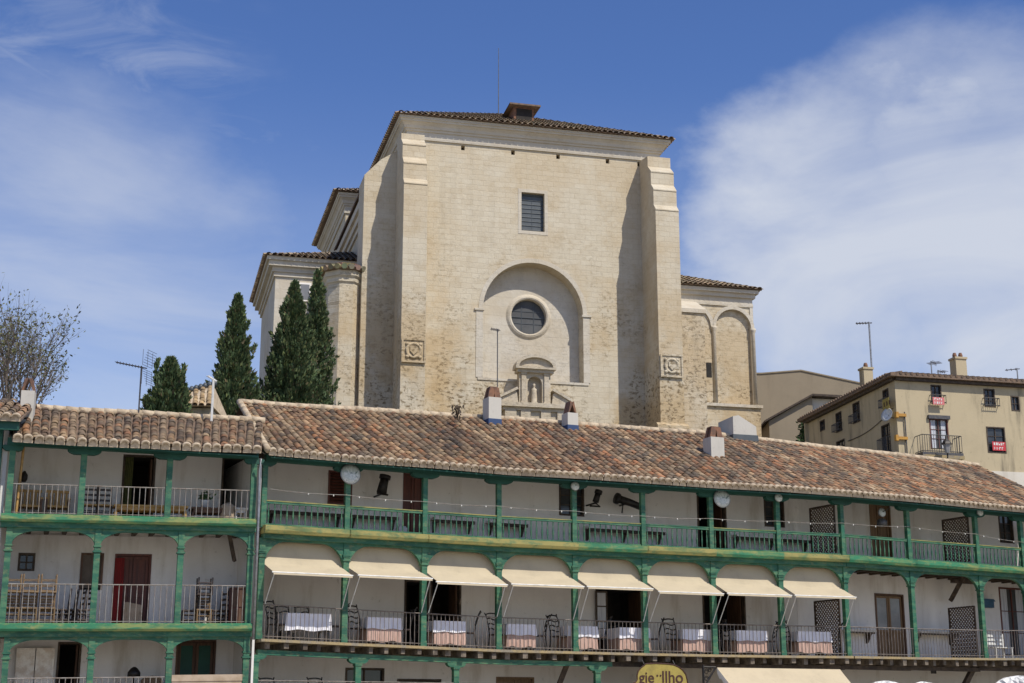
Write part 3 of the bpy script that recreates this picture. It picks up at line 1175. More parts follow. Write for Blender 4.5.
EV, RG = [], []
wob = [0, -.03, .02, -.02, .03, .01, -.01, .03, -.03, .02, -.01, .02, 0]
for i in range(NB + 1):
    n = norm_at(i)
    P = Vector((PP[i][0], PP[i][1], ZR))
    e = P - n * OV
    e.z = ZR - .17 + wob[i] * .5
    r = P + n * DR[i]
    if i == 0:
        t = BAY[0].to_3x3() @ Vector((1, 0, 0))
        e -= t * .10
        r += t * .62
    r.z = e.z + 1.8
    for _ in range(6):
        u_, v_ = project(r)
        r.z = aty(u_, table(RIDGE, u_), r.y).z - .06
    r.z += wob[i] * .5
    EV.append(e)
    RG.append(r)
rf = MB()
rs = MB()
cp_ = MB()
rg = MB()
rng = random.Random(3)
for i in range(NB):
    E0, E1, R0, R1 = EV[i], EV[i + 1], RG[i], RG[i + 1]
    dn = Vector((0, 0, -.06))
    E0, E1 = lerp(E0, R0, .012), lerp(E1, R1, .012)
    rs.mesh([E0 + dn, E1 + dn, R1 + dn, R0 + dn, E0, E1, R1, R0], ((3, 2, 1, 0), (4, 5, 6, 7), (0, 1, 5, 4), (1, 2, 6, 5), (2, 3, 7, 6), (3, 0, 4, 7)))
    # rear slope
    n = norm_at(i)
    n1 = norm_at(i + 1)
    rs.mesh([R0 + dn, R1 + dn, R1 + n1 * 4.6 + Vector((0, 0, -1.9)), R0 + n * 4.6 + Vector((0, 0, -1.9))], ((0, 1, 2, 3),))
    E0, E1 = EV[i], EV[i + 1]
    tile_roof(rf, E0, E1, R0, R1, .222, .29, PAL if i < 4 else PAL2, rng=rng, runs=i < 5, jit=1.2)
    eave_caps(cp_, E0, E1, R0, .222, rng)
    k = int((R1 - R0).length / .4) + 1
    for q in range(k):
        a, b = lerp(R0, R1, q / k), lerp(R0, R1, (q + 1.12) / k)
        rg.tube([a + Vector((0, 0, .05 + rng.uniform(-.01, .02))), b + Vector((0, 0, .04))], .12, 7)
roof = rf.build('roof', M['tile'], house)
rs.build('roof_bed', M['channel'], roof)
cp_.build('eave_mortar', M['mortar'], roof)
rg.build('ridge', M['mortar'], roof)
vg = MB()   # mortared verge at the left end
k = 12
for q in range(k):
    a, b = lerp(EV[0], RG[0], q / k), lerp(EV[0], RG[0], (q + 1.15) / k)
    t = BAY[0].to_3x3() @ Vector((-1, 0, 0))
    vg.tube([a + t * .03 + Vector((0, 0, .07)), b + t * .03 + Vector((0, 0, .05))], .095, 7)
vg.build('verge', M['mortar'], roof)
# timber eave boarding
eb = MB()
for i in range(NB):
    F, w = BAY[i], BW[i]
    eb.sweepx(F, [(-OV + .06, ZR - .30), (-OV + .06, ZR - .262), (.3, ZR + .10), (.3, ZR + .06)], -.02, w + .02)
eb.build('eave_board', M['green_dark'], house)


# chimneys on the roof
def roof_point(i, s, t):
    return lerp(lerp(EV[i], EV[i + 1], s), lerp(RG[i], RG[i + 1], s), t)


def on_roof(u, v):
    """where a sight line meets the tiled slope"""
    d = Vector(ray(u, v))
    o = Vector((0, 0, EYE))
    for i in range(NB):
        a, b, c = EV[i], EV[i + 1], RG[i]
        n = (b - a).cross(c - a)
        t = (a - o).dot(n) / d.dot(n)
        p = o + d * t
        sx = (p - a).dot((b - a).normalized()) / (b - a).length
        if -.02 <= sx <= 1.02:
            return p
    return None


def chimney(u, v, w, d, h, pots, label_part, band=False, rot=.42):
    p = on_roof(u, v)
    F = TR(p.x, p.y, p.z, rot)
    m = MB()
    m.box(F, -w / 2, w / 2, -d / 2, d / 2, -.5, h)
    c = m.build('chimney', M['chimney'], roof, label_part)
    if band:
        m = MB()
        m.box(F, -w / 2 - .012, w / 2 + .012, -d / 2 - .012, d / 2 + .012, -.3, .13)
        m.build('painted_band', M['blue_band'], c)
    m = MB()
    if pots == 'fans':      # tiles stood on edge as a cowl
        for s in (-1, 1):
            for k in (0, 1):
                x = s * w * .28
                y = (k - .5) * d * .45
                m.mesh([F @ Vector(q) for q in ((x - .10, y - .08, h), (x + .10, y - .08, h), (x + .10 - s * .06, y - .06, h + .34), (x - .08 - s * .06, y - .06, h + .34),
                                                 (x - .10, y + .06, h), (x + .10, y + .06, h), (x + .10 - s * .06, y + .03, h + .34), (x - .08 - s * .06, y + .03, h + .34))],
                       ((0, 1, 2, 3), (4, 5, 6, 7), (0, 1, 5, 4), (1, 2, 6, 5), (2, 3, 7, 6), (3, 0, 4, 7)))
        m.box(F, -w * .3, w * .3, -d * .3, d * .3, h + .33, h + .37)
    elif pots == 'gable':
        m.prism(F, [(-w * .40, h), (-w * .28, h), (.02, h + .34), (-.06, h + .40)], -d * .42, d * .42)
        m.prism(F, [(w * .40, h), (w * .28, h), (-.02, h + .34), (.06, h + .40)], -d * .42, d * .42)
    m.build('chimney_cowl', M['brick'], c)
    return p, F


c1p, c1F = chimney(492, 424, .44, .5, .84, 'fans', 'white chimney with a pair of clay cowls', True)
chimney(570, 430, .38, .46, .54, 'gable', 'white chimney with one gabled clay cowl', True)
chimney(714, 457, .50, .50, .62, 'fans', 'grey white chimney halfway down the roof slope')
# the blank white block near the church
p = on_roof(738, 438)
F = TR(p.x, p.y + .2, p.z, .30) @ Matrix.Diagonal((.68, .8, .84, 1))
m = MB()
m.prism(F, [(-.62, -.6), (.72, -.6), (.66, .42), (-.30, .86), (-.62, .80)], -.75, .75)
blk = m.build('stair_housing', M['chimney'], roof, 'blank white block with a sloped top')
m = MB()
m.prism(F, [(-.66, -.2), (.76, -.2), (.73, .05), (-.66, .05)], -.79, .79)
m.build('lead_flashing', M['slate'], blk)

# ------------------------------------------------------------------ LEFT WING
LA, LBp = (-12.75, 37.5), (-6.80, 39.55)
LL = (Vector(LBp) - Vector(LA)).length
FL = FR(LA, LBp, 0.02)
FLE = FR(LA, LBp)
LDEP = 2.0
wing = thing('corner_gallery_house', 'narrower gallery house of three bays with pale iron railings and coarse tile rows', 'house', (-9.5, 41.5, 0.0))
L2, L1, L0 = 6.70, 4.00, 1.85
ZEL = 8.47
lo_ = [((122, 155, 455, 503, 'dark', None), (221, 247, 457, 515, 'dark', None)),
       ((18, 35, 553, 571, 'window', None), (80, 103, 553, 590, 'greyshut', None), (113, 150, 554, 622, 'reddoor', 'double door, one leaf red and one brown')),
       ((56, 80, 642, 700, 'dark', None), (175, 215, 640, 700, 'greendoor', 'dark brown door with green panes'))]
wb = MB()
fills = []
for lst, z0, z1 in ((lo_[0], L2, ZEL + .5), (lo_[1], L1, 6.51), (lo_[2], L0, 3.80)):
    hh = conv(FL, lst, LDEP, z0)
    wall_holes(wb, FL, -.1, LL + .25, z0 - .25, z1, [h[:4] for h in hh], LDEP, .12)
    fills += hh
wb.box(FL, -.1, LL - .1, LDEP - .3, LDEP - .05, -.1, L0 - .1)
wb.box(FL, LL + .10, LL + .16, .15, 6.0, -.1, 8.4)  # end wall, its front stretch added to block sun leaking between the houses
wb.box(FL, -.12, -.02, .12, 6.0, -.1, 8.6)
wb.box(FL, -.1, LL - .12, 5.9, 6.05, -.1, 8.6)
wb.build('wall', M['plaster'], wing)
for h in fills:
    fill_opening(wing, FL, h[0], h[1], h[2], h[3], LDEP, h[4], h[5])
# green curtain hanging in the left doorway
m = MB()
h = conv(FL, [lo_[0][0]], LDEP, L2)[0]
for k in range(5):
    x = h[0] + .07 + .045 * k
    m.tube([FL @ Vector((x, LDEP + .06, h[2] + .03)), FL @ Vector((x + .01, LDEP + .06, h[3] - .06))], .026, 6)
m.build('curtain', simple('olive_curtain', (0.07, 0.075, 0.02), (0.045, 0.05, 0.015), 8, 0.9), wing)
for z in (L2, L1, L0):
    m = MB()
    m.box(FL, 0, LL - .1, -.0 if z > 2 else -.2, 2.4, z - .10, z - .01)
    m.build('floor', M['plank'], wing)
for z in (L2, L1):
    for k in range(14):
        x = LL * (k + .5) / 14
        m = MB()
        m.box(FL, x - .055, x + .055, .12, 1.98, z - .24, z - .102)
        m.build('joist', M['dark_timber'], wing)
m = MB()
m.sweepx(FLE, [(.05, ZEL + .2), (.05, ZEL + .23), (2.6, ZEL + 1.05), (2.6, ZEL + 1.02)], 0, LL - .05)
m.build('ceiling', M['plaster2'], wing)
for F, xs_, z0, z1, lvl in ((FLE, (.1, 1.85, 4.02, 6.22), L2, ZEL, 2), (FL, (.18, 2.33, 4.42, 6.22), L1, 6.52, 1), (FL, (.34, 2.36, 4.28, 6.22), L0, 3.82, 0)):
    if lvl == 2:
        m = MB()
        m.box(FLE, -.05, LL + .02, -.10, .12, ZEL, ZEL + .19)
        m.build('eave_beam', M['green_dark'], wing)
    else:
        m = MB()
        m.sweepx(FL, [(-.24, z1 + .0), (-.28, z1 + .06), (-.28, z1 + .17), (-.22, z1 + .20), (.10, z1 + .20), (.10, z1 + .0)], -.06, LL + .03)
        m.build('edge_beam', M['green_worn'], wing)
        m = MB()
        m.box(FL, -.05, LL + .03, -.13, .11, z1 - .13, z1 - .002)
        m.build('lower_beam', M['green'], wing)
    for k, x in enumerate(xs_):
        if lvl == 2:
            m = MB()
            m.box(FL, x - .075, x + .075, -.075, .075, z0 - .02, z1 + .12 - x * .02)
            p = m.build('upper_post', M['green'], wing)
            corbel(FLE, x, .42 if 0 < k < 3 else .26, ZEL - .14, ZEL - .004, -.08, .09, None).build('bolster', M['green_dark'], p)
        else:
            post_mesh(FL, x, 0, z0 - .02, z1 - .11, .075, False).build('gallery_post', M['green'], wing)
            m = MB()
            zc = {1: 5.88, 0: 3.23}[lvl]
            for dz, e in ((-.08, .03), (.05, .022)):
                m.box(FL, x - .075 - e, x + .075 + e, -.075 - e, .075 + e, zc + dz, zc + dz + .04)
            m.build('capital', M['green'], wing)
    for a, b in zip(xs_, xs_[1:]):
        if lvl != 2:
            zt, zc, zs, d = z1 - .13, z1 - .20, {1: 5.98, 0: 3.33}[lvl], .62
            pts = []
            for k in range(9):
                an = math.pi / 2 * k / 8
                pts.append((.075 + d * (1 - math.cos(an)), zs + (zc - zs) * math.sin(an)))
            m = MB()
            for sgn, base in ((1, a), (-1, b)):
                for k in range(8):
                    (xa, za), (xb, zb) = pts[k], pts[k + 1]
                    m.prism(FL, [(base + sgn * xa, za), (base + sgn * xb, zb), (base + sgn * xb, zt), (base + sgn * xa, zt)], -.05, .06)
            m.box(FL, a + .075 + d, b - .075 - d, -.05, .06, zc, zt)
            m.build('arch_bracket', M['green'], wing)
        if lvl == 0 and a > 4:
            m = MB()
            m.box(FL, a + .09, b - .09, -.06, -.02, 1.9, 2.58)
            m.box(FL, a + .08, b - .08, -.08, .0, 2.58, 2.74)
            m.build('board_rail', M['beige'], wing, 'boarded railing with a pale top plank')
            continue
        top = {2: .79, 1: .99, 0: .84}[lvl]
        m = MB()
        for dz, r in ((top, .015), (.07, .011)):
            m.tube([FL @ Vector((a + .07, -.03, z0 + dz)), FL @ Vector((b - .07, -.03, z0 + dz))], r, 4)
        n = int((b - a) / .15)
        for k in range(n):
            x = a + .08 + (b - a - .16) * (k + .5) / n
            m.tube([FL @ Vector((x, -.03, z0 - .01)), FL @ Vector((x, -.03, z0 + top))], .0105, 4, caps=False)
        m.build('iron_railing', M['rail_grey'], wing)
# white folding shutters standing open on the lowest gallery
m = MB()
x0, z1 = onf(FL, 17, 648, LDEP - .12)
x1, _ = onf(FL, 55, 648, LDEP - .12)
xm = (x0 + x1) / 2
for a, b in ((x0, xm - .012), (xm + .012, x1)):
    m.box(FL, a, b, LDEP - .13, LDEP - .09, L0 + .02, z1)
    rect_frame(m, FL, a + .002, b - .002, z1 - .62, z1 - .003, LDEP - .155, LDEP - .131, .05)
    rect_frame(m, FL, a + .002, b - .002, L0 + .03, z1 - .64, LDEP - .155, LDEP - .131, .05)
m.build('white_shutter', M['white_wood'], wing, 'flaking white folding shutters')
# grey downpipe where the two gallery houses meet
m = MB()
m.tube([FL @ Vector((LL + .03, -.34, 8.3)), FL @ Vector((LL + .05, -.22, 8.0)), FL @ Vector((LL + .05, -.30, 6.9)), FL @ Vector((LL + .05, -.30, 3.6))], .035, 8)
m.build('downpipe', M['grey_metal'], wing)
# yellow pole, dark strut
m = MB()
m.tube([FL @ Vector((.30, .25, L2 - .02)), FL @ Vector((.36, .25, ZEL + .1))], .035, 6)
m.build('pole', M['yellow_wood'], wing)
m = MB()
m.tube([FL @ Vector((5.72, .5, 6.4)), FL @ Vector((5.98, 1.1, 5.75))], .06, 4)
m.build('strut', M['dark_timber'], wing)
# roof
LOV, LD = .55, 2.7
sh = MB()
tl = MB()
cpm = MB()
rdg = MB()
yv = Vector((FLE[0][1], FLE[1][1], 0))
ex = []
NSEG = 4
rng = random.Random(5)
zz = [8.54, 8.53, 8.56, 8.57, 8.61]
Ev = [FLE @ Vector((lerp(.05, LL + .02, k / NSEG), -LOV, zz[k])) for k in range(NSEG + 1)]
Rv = [FLE @ Vector((lerp(.05, LL + .55, k / NSEG), LD - .12 * k / NSEG, [9.98, 9.95, 9.98, 9.97, 9.99][k])) for k in range(NSEG + 1)]
for k in range(NSEG):
    E0, E1, R0, R1 = Ev[k], Ev[k + 1], Rv[k], Rv[k + 1]
    dn = Vector((0, 0, -.06))
    E0, E1 = lerp(E0, R0, .015), lerp(E1, R1, .015)
    sh.mesh([E0 + dn, E1 + dn, R1 + dn, R0 + dn, E0, E1, R1, R0], ((3, 2, 1, 0), (4, 5, 6, 7), (0, 1, 5, 4), (1, 2, 6, 5), (2, 3, 7, 6), (3, 0, 4, 7)))
    sh.mesh([R0 + dn, R1 + dn, R1 + yv * 3.4 + Vector((0, 0, -1.3)), R0 + yv * 3.4 + Vector((0, 0, -1.3))], ((0, 1, 2, 3),))
    E0, E1 = Ev[k], Ev[k + 1]
    tile_roof(tl, E0, E1, R0, R1, .235, .30, [tuple(.84 * q for q in c_) for c_ in PAL], rng=rng, jit=1.2)
    eave_caps(cpm, E0, E1, R0, .245, rng)
    n = int((R1 - R0).length / .4) + 1
    for q in range(n):
        rdg.tube([lerp(R0, R1, q / n) + Vector((0, 0, .06)), lerp(R0, R1, (q + 1.12) / n) + Vector((0, 0, .04))], .115, 7)
o = tl.build('roof', M['tile'], wing)
sh.build('roof_bed', M['channel'], o)
cpm.build('eave_mortar', M['mortar'], o)
rdg.build('ridge', M['mortar'], o)
m = MB()
m.sweepx(FLE, [(-LOV + .06, 8.45), (-LOV + .06, 8.485), (.3, 8.80), (.3, 8.76)], 0.05, LL - .05)
m.build('eave_board', M['green_dark'], wing)

# ------------------------------------------------------------------ NEIGHBOUR AT THE LEFT EDGE
NA, NBp = (-17.2, 36.6), (-12.78, 37.48)
FN = FR(NA, NBp)
NL = (Vector(NBp) - Vector(NA)).length
nb = thing('neighbour_house', 'house cut by the left picture edge with a higher tiled eave', 'house', (-15.0, 39.5, 0.0))
m = MB()
m.box(FN, 0, NL - .12, 1.9, 2.1, -.1, 9.2)
m.box(FN, NL - .115, NL - .03, .3, 5.0, -.1, 9.2)
m.box(FN, 0, NL - .12, 5.0, 5.2, -.1, 9.2)
m.build('wall', M['plaster2'], nb)
m = MB()
m.box(FN, 0, NL - .08, -.3, 1.9, 6.55, 6.75)
m.box(FN, 0, NL - .08, -.3, 1.9, 3.95, 4.15)
m.build('edge_beam', M['green_dark'], nb)
for x in (NL - .22, NL - 2.6):
    m = MB()
    m.box(FN, x - .09, x + .09, -.09, .09, -.1, 9.05)
    m.build('post', M['green_dark'], nb)
zE = onf(FN, 5, 419, -.5)[1]
m = MB()
m.box(FN, 0, NL + .30, -.52, -.40, zE - .27, zE - .06)
m.sweepx(FN, [(-.5, zE - .12), (-.5, zE - .08), (1.0, zE + .42), (1.0, zE + .38)], 0, NL + .25)
m.build('eave_board', M['green_dark'], nb)
tl, sh, cpm = MB(), MB(), MB()
E0, E1 = FN @ Vector((0, -.6, zE)), FN @ Vector((NL + .35, -.6, zE))
R0, R1 = FN @ Vector((0, 2.3, zE + 1.06)), FN @ Vector((NL + .35, 2.3, zE + 1.0))
dn = Vector((0, 0, -.06))
sh.mesh([E0 + dn, E1 + dn, R1 + dn, R0 + dn, E0, E1, R1, R0], ((3, 2, 1, 0), (4, 5, 6, 7), (0, 1, 5, 4), (1, 2, 6, 5), (2, 3, 7, 6), (3, 0, 4, 7)))
yn = Vector((FN[0][1], FN[1][1], 0))
sh.mesh([R0, R1, R1 + yn * 3 + Vector((0, 0, -1.2)), R0 + yn * 3 + Vector((0, 0, -1.2))], ((0, 1, 2, 3),))
tile_roof(tl, E0, E1, R0, R1, .245, .3, PAL2, rng=rng, jit=1.5)
eave_caps(cpm, E0, E1, R0, .245, rng)
o = tl.build('roof', M['tile'], nb)
sh.build('roof_bed', M['channel'], o)
cpm.build('eave_mortar', M['mortar'], o)
xc, zc = onf(FN, 29, 392, 1.6)
F = FN @ Matrix.Translation((xc, 1.6, 0))
m = MB()
m.box(F, -.17, .17, -.2, .2, zE + .1, zc)
m.box(F, -.30, .05, -.55, -.2, zE - .2, zc - .85)
c = m.build('chimney', M['chimney'], o)
m = MB()
m.prism(F, [(-.17, zc), (-.12, zc), (-.02, zc + .34), (-.10, zc + .34)], -.18, .18)
m.prism(F, [(.17, zc), (.11, zc), (.0, zc + .34), (.08, zc + .34)], -.18, .18)
m.build('chimney_cowl', M['brick'], c)

# ------------------------------------------------------------------ CHURCH
TH = math.atan(.25)
CX, CY = -6.2523, 80.0
ch = thing('church', 'tall limestone church with buttresses, round window and arched recess on the hill', 'church', (CX, CY, 0), TH)
FC = WM[ch.name].copy()


def cpx(u, v, y=0.0):
    return onf(FC, u, v, y)


BASE = 13.0


def arch_pts(cx, zs, r, n=20, ry=None):
    return [(cx - r * math.cos(math.pi * k / n), zs + (ry or r) * math.sin(math.pi * k / n)) for k in range(n + 1)]


def cq(m, *pts):
    m.face([Vector(p) for p in pts])


xl, xr, ZT = .30, 15.45, 34.02
acx, ar, azs, asill = 7.69, 2.92, 24.24, 20.27
m = MB()
F0 = ID
wall_holes(m, F0, xl, xr, BASE, asill, [], 0)
wall_holes(m, F0, xl, acx - ar, asill, 27.4, [], 0)
wall_holes(m, F0, acx + ar, xr, asill, 27.4, [], 0)
ap = arch_pts(acx, azs, ar, 24)
for (xa, za), (xb, zb) in zip(ap, ap[1:]):
    cq(m, (xa, 0, za), (xb, 0, zb), (xb, 0, 27.4), (xa, 0, 27.4))
    cq(m, (xa, 0, za), (xb, 0, zb), (xb, .9, zb), (xa, .9, za))
for x in (acx - ar, acx + ar):
    cq(m, (x, 0, asill), (x, .9, asill), (x, .9, azs), (x, 0, azs))
put = [cpx(u, v) for u, v in ((463, 144), (513, 148), (558, 151.5), (607.5, 156), (639, 158.5))]
wx0, wz1 = cpx(521.5, 192)
wx1, wz0 = cpx(544.5, 232)
holes = [(wx0, wx1, wz0, wz1)] + [(x - .11, x + .11, min(z, 33.8) - .17, min(z, 33.8) + .12) for x, z in put]
wall_holes(m, F0, xl, xr, 27.4, ZT, holes, 0, .45)
# sides and rear of the tall block
cq(m, (xl, 0, BASE), (xl, 24, BASE), (xl, 24, ZT), (xl, 0, ZT))
cq(m, (xr, 0, BASE), (xr, 24, BASE), (xr, 24, ZT), (xr, 0, ZT))
cq(m, (xl, 24, BASE), (xr, 24, BASE), (xr, 24, ZT), (xl, 24, ZT))
m.build('wall', M['stone'], ch, local=True)
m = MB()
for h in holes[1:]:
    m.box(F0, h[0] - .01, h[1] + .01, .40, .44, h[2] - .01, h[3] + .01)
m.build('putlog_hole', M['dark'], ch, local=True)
# back of the recess with the round opening
ccx, ccz = cpx(528.5, 317, .9)
cr = 1.02
m = MB()
hx0, hx1, hz0, hz1 = acx - 3.2, acx + 3.2, 19.6, 27.6
angs = sorted([2 * math.pi * k / 40 for k in range(40)] + [math.atan2(z - ccz, x - ccx) % (2 * math.pi) for x in (hx0, hx1) for z in (hz0, hz1)])


def on_rect(a):
    dx, dz = math.cos(a), math.sin(a)
    t = min(((hx1 if dx > 0 else hx0) - ccx) / dx if abs(dx) > 1e-6 else 1e9, ((hz1 if dz > 0 else hz0) - ccz) / dz if abs(dz) > 1e-6 else 1e9)
    return ccx + dx * t, ccz + dz * t


for a, b in zip(angs, angs[1:] + [angs[0] + 2 * math.pi]):
    pa, pb = (ccx + cr * math.cos(a), ccz + cr * math.sin(a)), (ccx + cr * math.cos(b), ccz + cr * math.sin(b))
    qa, qb = on_rect(a), on_rect(b)
    cq(m, (pa[0], .9, pa[1]), (pb[0], .9, pb[1]), (qb[0], .9, qb[1]), (qa[0], .9, qa[1]))
    cq(m, (pa[0], .9, pa[1]), (pb[0], .9, pb[1]), (pb[0], 1.2, pb[1]), (pa[0], 1.2, pa[1]))
m.box(F0, acx - ar - .3, acx + ar + .3, -.05, .899, asill - .12, asill + .01)
rec = m.build('arched_recess', M['stone_white'], ch, local=True)
m = MB()
Fy = Matrix.Translation((ccx, .9, ccz)) @ Matrix.Rotation(R(90), 4, 'X')
N = 40
prof = [(cr + .02, .00), (cr + .02, .10), (cr + .10, .14), (cr + .20, .10), (cr + .26, .05), (cr + .32, .0)]
vv_ = []
for r, z in prof:
    for k in range(N):
        a = 2 * math.pi * k / N
        vv_.append(Fy @ Vector((r * math.cos(a), r * math.sin(a), z)))
m.mesh(vv_, [(i * N + k, i * N + (k + 1) % N, (i + 1) * N + (k + 1) % N, (i + 1) * N + k) for i in range(len(prof) - 1) for k in range(N)])
rw = m.build('round_window', M['stone_white'], ch, local=True)
m = MB()
m.lathe(Matrix.Translation((ccx, 1.12, ccz)) @ Matrix.Rotation(R(90), 4, 'X'), [(cr + .03, -.03), (cr + .03, .0)], 40, False)
m.build('pane', M['glass_blue'], rw, local=True)
m = MB()
for q in (-.36, .36):
    hh = math.sqrt(cr * cr - (q) ** 2)
    m.box(F0, ccx + q - .013, ccx + q + .013, 1.09, 1.118, ccz - hh, ccz + hh)
    m.box(F0, ccx - hh, ccx + hh, 1.095, 1.112, ccz + q - .012, ccz + q + .012)
m.box(F0, ccx - cr, ccx + cr, 1.072, 1.113, ccz - .016, ccz + .016)
m.build('glazing_bar', M['slate'], rw, local=True)
# archivolt and jambs
m = MB()
o1, o2 = arch_pts(acx, azs, ar + .005, 24), arch_pts(acx, azs, ar + .26, 24)
for k in range(24):
    m.prism(F0, [o1[k], o1[k + 1], o2[k + 1], o2[k]], -.03, -.002)
for s in (-1, 1):
    a, b = sorted((acx + s * (ar + .005), acx + s * (ar + .40)))
    m.box(F0, a, b, -.03, -.002, asill + .02, azs)
    a, b = sorted((acx + s * (ar - .06), acx + s * (ar + .50)))
    m.box(F0, a, b, -.09, .3, azs - .10, azs + .02)
m.build('archivolt', M['stone_white'], ch, local=True)
# upper window
m = MB()
rect_frame(m, F0, wx0 - .20, wx1 + .20, wz0 - .20, wz1 + .20, -.02, .06, .195)
w_ = m.build('window', M['stone_white'], ch, local=True)
m = MB()
m.box(F0, wx0 - .02, wx1 + .02, .26, .34, wz0 - .02, wz1 + .02)
for k in range(9):
    z = lerp(wz0, wz1, (k + .5) / 9)
    m.sweepx(F0, [(.225, z - .012), (.255, z - .02), (.259, z + .03), (.24, z + .012)], wx0, wx1)
m.build('louvre', M['slate'], w_, local=True)
m = MB()
for q in (.5,):
    m.box(F0, lerp(wx0, wx1, q) - .012, lerp(wx0, wx1, q) + .012, .24, .259, wz0, wz1)
m.build('glazing_bar', M['slate'], w_, local=True)


def ring(m, x0, x1, y0, y1, z0, z1, e):
    """moulding course running round a block, e beyond its faces"""
    m.box(F0, x0 - e, x1 + e, y0 - e, y1 + e, z0, z1)


def cornice(x0, x1, y0, y1, zt, name='cornice', k=1.0):
    m = MB()
    prof = [(-1.46, .0), (-1.46, .09), (-1.30, .11), (-1.26, .05), (-.98, .05), (-.96, .13), (-.84, .16), (-.83, .22), (-.66, .27), (-.52, .40), (-.50, .48), (-.40, .50), (-.38, .56), (-.22, .57), (-.22, .0)]
    V = []
    for z, e in prof:
        e *= k
        V += [Vector((x0 - e, y0 - e, zt + z * k)), Vector((x1 + e, y0 - e, zt + z * k)), Vector((x1 + e, y1 + e, zt + z * k)), Vector((x0 - e, y1 + e, zt + z * k))]
    m.mesh(V, [(4 * i + a, 4 * i + (a + 1) % 4, 4 * i + 4 + (a + 1) % 4, 4 * i + 4 + a) for i in range(len(prof) - 1) for a in range(4)])
    return m.build(name, M['stone_white'], ch, local=True)


def hip_roof(x0, x1, y0, y1, z, pitch, e, name='roof'):
    """tiled hip roof over a rectangle in church axes"""
    x0, x1, y0, y1 = x0 - e, x1 + e, y0 - e, y1 + e
    hw = (x1 - x0) / 2
    h = hw * math.tan(pitch)
    a, b, c, d = (x0, y0, z), (x1, y0, z), (x1, y1, z), (x0, y1, z)
    r0, r1 = ((x0 + x1) / 2, y0 + hw, z + h), ((x0 + x1) / 2, max(y0 + hw + .1, y1 - hw), z + h)
    bed, t_ = MB(), MB()
    bed.mesh([Vector(p) for p in (a, b, c, d, r0, r1)], ((0, 1, 4), (1, 2, 5, 4), (2, 3, 5), (3, 0, 4, 5), (3, 2, 1, 0)))
    up = Vector((0, 0, .01))
    rg_ = random.Random(int(x0 * 10))
    for A, B, Cc, D in ((a, b, r0, r0), (d, a, r1, r0), (b, c, r0, r1)):
        A, B, Cc, D = map(Vector, (A, B, Cc, D))
        tri_tiles(t_, A, B, Cc, D, .34, .55, rg_)
    o = t_.build(name, M['tile'], ch, local=True)
    bed.build('roof_bed', M['channel'], o, local=True)
    return o


PAL3 = [(0.29, 0.215, 0.14), (0.24, 0.17, 0.11), (0.34, 0.26, 0.17), (0.20, 0.155, 0.11), (0.38, 0.29, 0.18), (0.27, 0.225, 0.15)]


def tri_tiles(mb, A, B, C0_, D0_, pitch, course, rg_):
    """tiles over a hip face A-B (eave) to top edge C0-D0, rows run square to the eave"""
    ax = (B - A)
    L = ax.length
    ax.normalize()
    top = (C0_ + D0_) / 2
    up = (top - A) - ax * (top - A).dot(ax)
    H = up.length
    up.normalize()
    nm = ax.cross(up)
    if nm.z < 0:
        nm = -nm
    c0, c1 = sorted(((C0_ - A).dot(ax), (D0_ - A).dot(ax)))
    n = int(L / pitch)
    for i in range(n):
        s = L * (i + .5) / n
        if s < c0:
            hh = H * s / max(c0, 1e-3)
        elif s > c1:
            hh = H * (L - s) / max(L - c1, 1e-3)
        else:
            hh = H
        m_ = max(1, int(hh / course))
        for k in range(m_):
            t0, t1 = hh * k / m_ - (.06 if k else .10), hh * (k + 1) / m_ + .05
            c = rg_.choice(PAL3)
            q = rg_.uniform(.85, 1.5)
            c = [x * q for x in c]
            pts = []
            K = 4
            for t, ra, lift in ((t0, pitch * .47, .05), (t1, pitch * .38, .01)):
                for a in range(K + 1):
                    an = math.pi * a / K
                    pts.append(A + ax * (s + math.cos(an) * ra) + up * t + nm * (math.sin(an) * ra * .8 + lift))
            mb.mesh(pts, [(a, a + 1, a + K + 2, a + K + 1) for a in range(K)], c, smooth=True)


cornice(xl, xr, 0, 24, 35.46)
hip_roof(xl, xr, 0, 24, 35.26, R(26.2), .70)
# dormer on the front slope
m = MB()
dx, dz = cpx(523, 120, 2.2)
zr_ = 35.3 + (2.2 + .8 - .6) * math.tan(R(26.2))
m.box(F0, dx - .62, dx + .62, 2.0, 4.6, zr_ - 1.0, zr_ + 1.05)
dm = m.build('dormer', M['brick'], ch, local=True)
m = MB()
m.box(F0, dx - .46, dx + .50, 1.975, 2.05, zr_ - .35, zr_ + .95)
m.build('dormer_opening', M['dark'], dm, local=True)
m = MB()
e_ = zr_ + 1.03
A, B, Cc, D = (dx - .95, 1.6, e_), (dx + .95, 1.6, e_), (dx + .95, 5, e_), (dx - .95, 5, e_)
m.mesh([Vector(p) for p in (A, B, Cc, D, (dx, 2.6, e_ + .5), (dx, 5, e_ + .5), (dx - .95, 1.6, e_ + .1), (dx + .95, 1.6, e_ + .1))], ((0, 1, 2, 3), (6, 7, 4), (7, 2, 5, 4), (3, 6, 4, 5), (0, 1, 7, 6)))
m.build('dormer_roof', M['channel'], dm, local=True)
m = MB()
rx, rz0 = cpx(498.5, 112, 6)
m.tube([Vector((rx, 6, 37.5)), Vector((rx, 6, cpx(498, 48, 6)[1]))], .035, 5, .018)
m.build('lightning_rod', M['dark_metal'], ch, local=True)


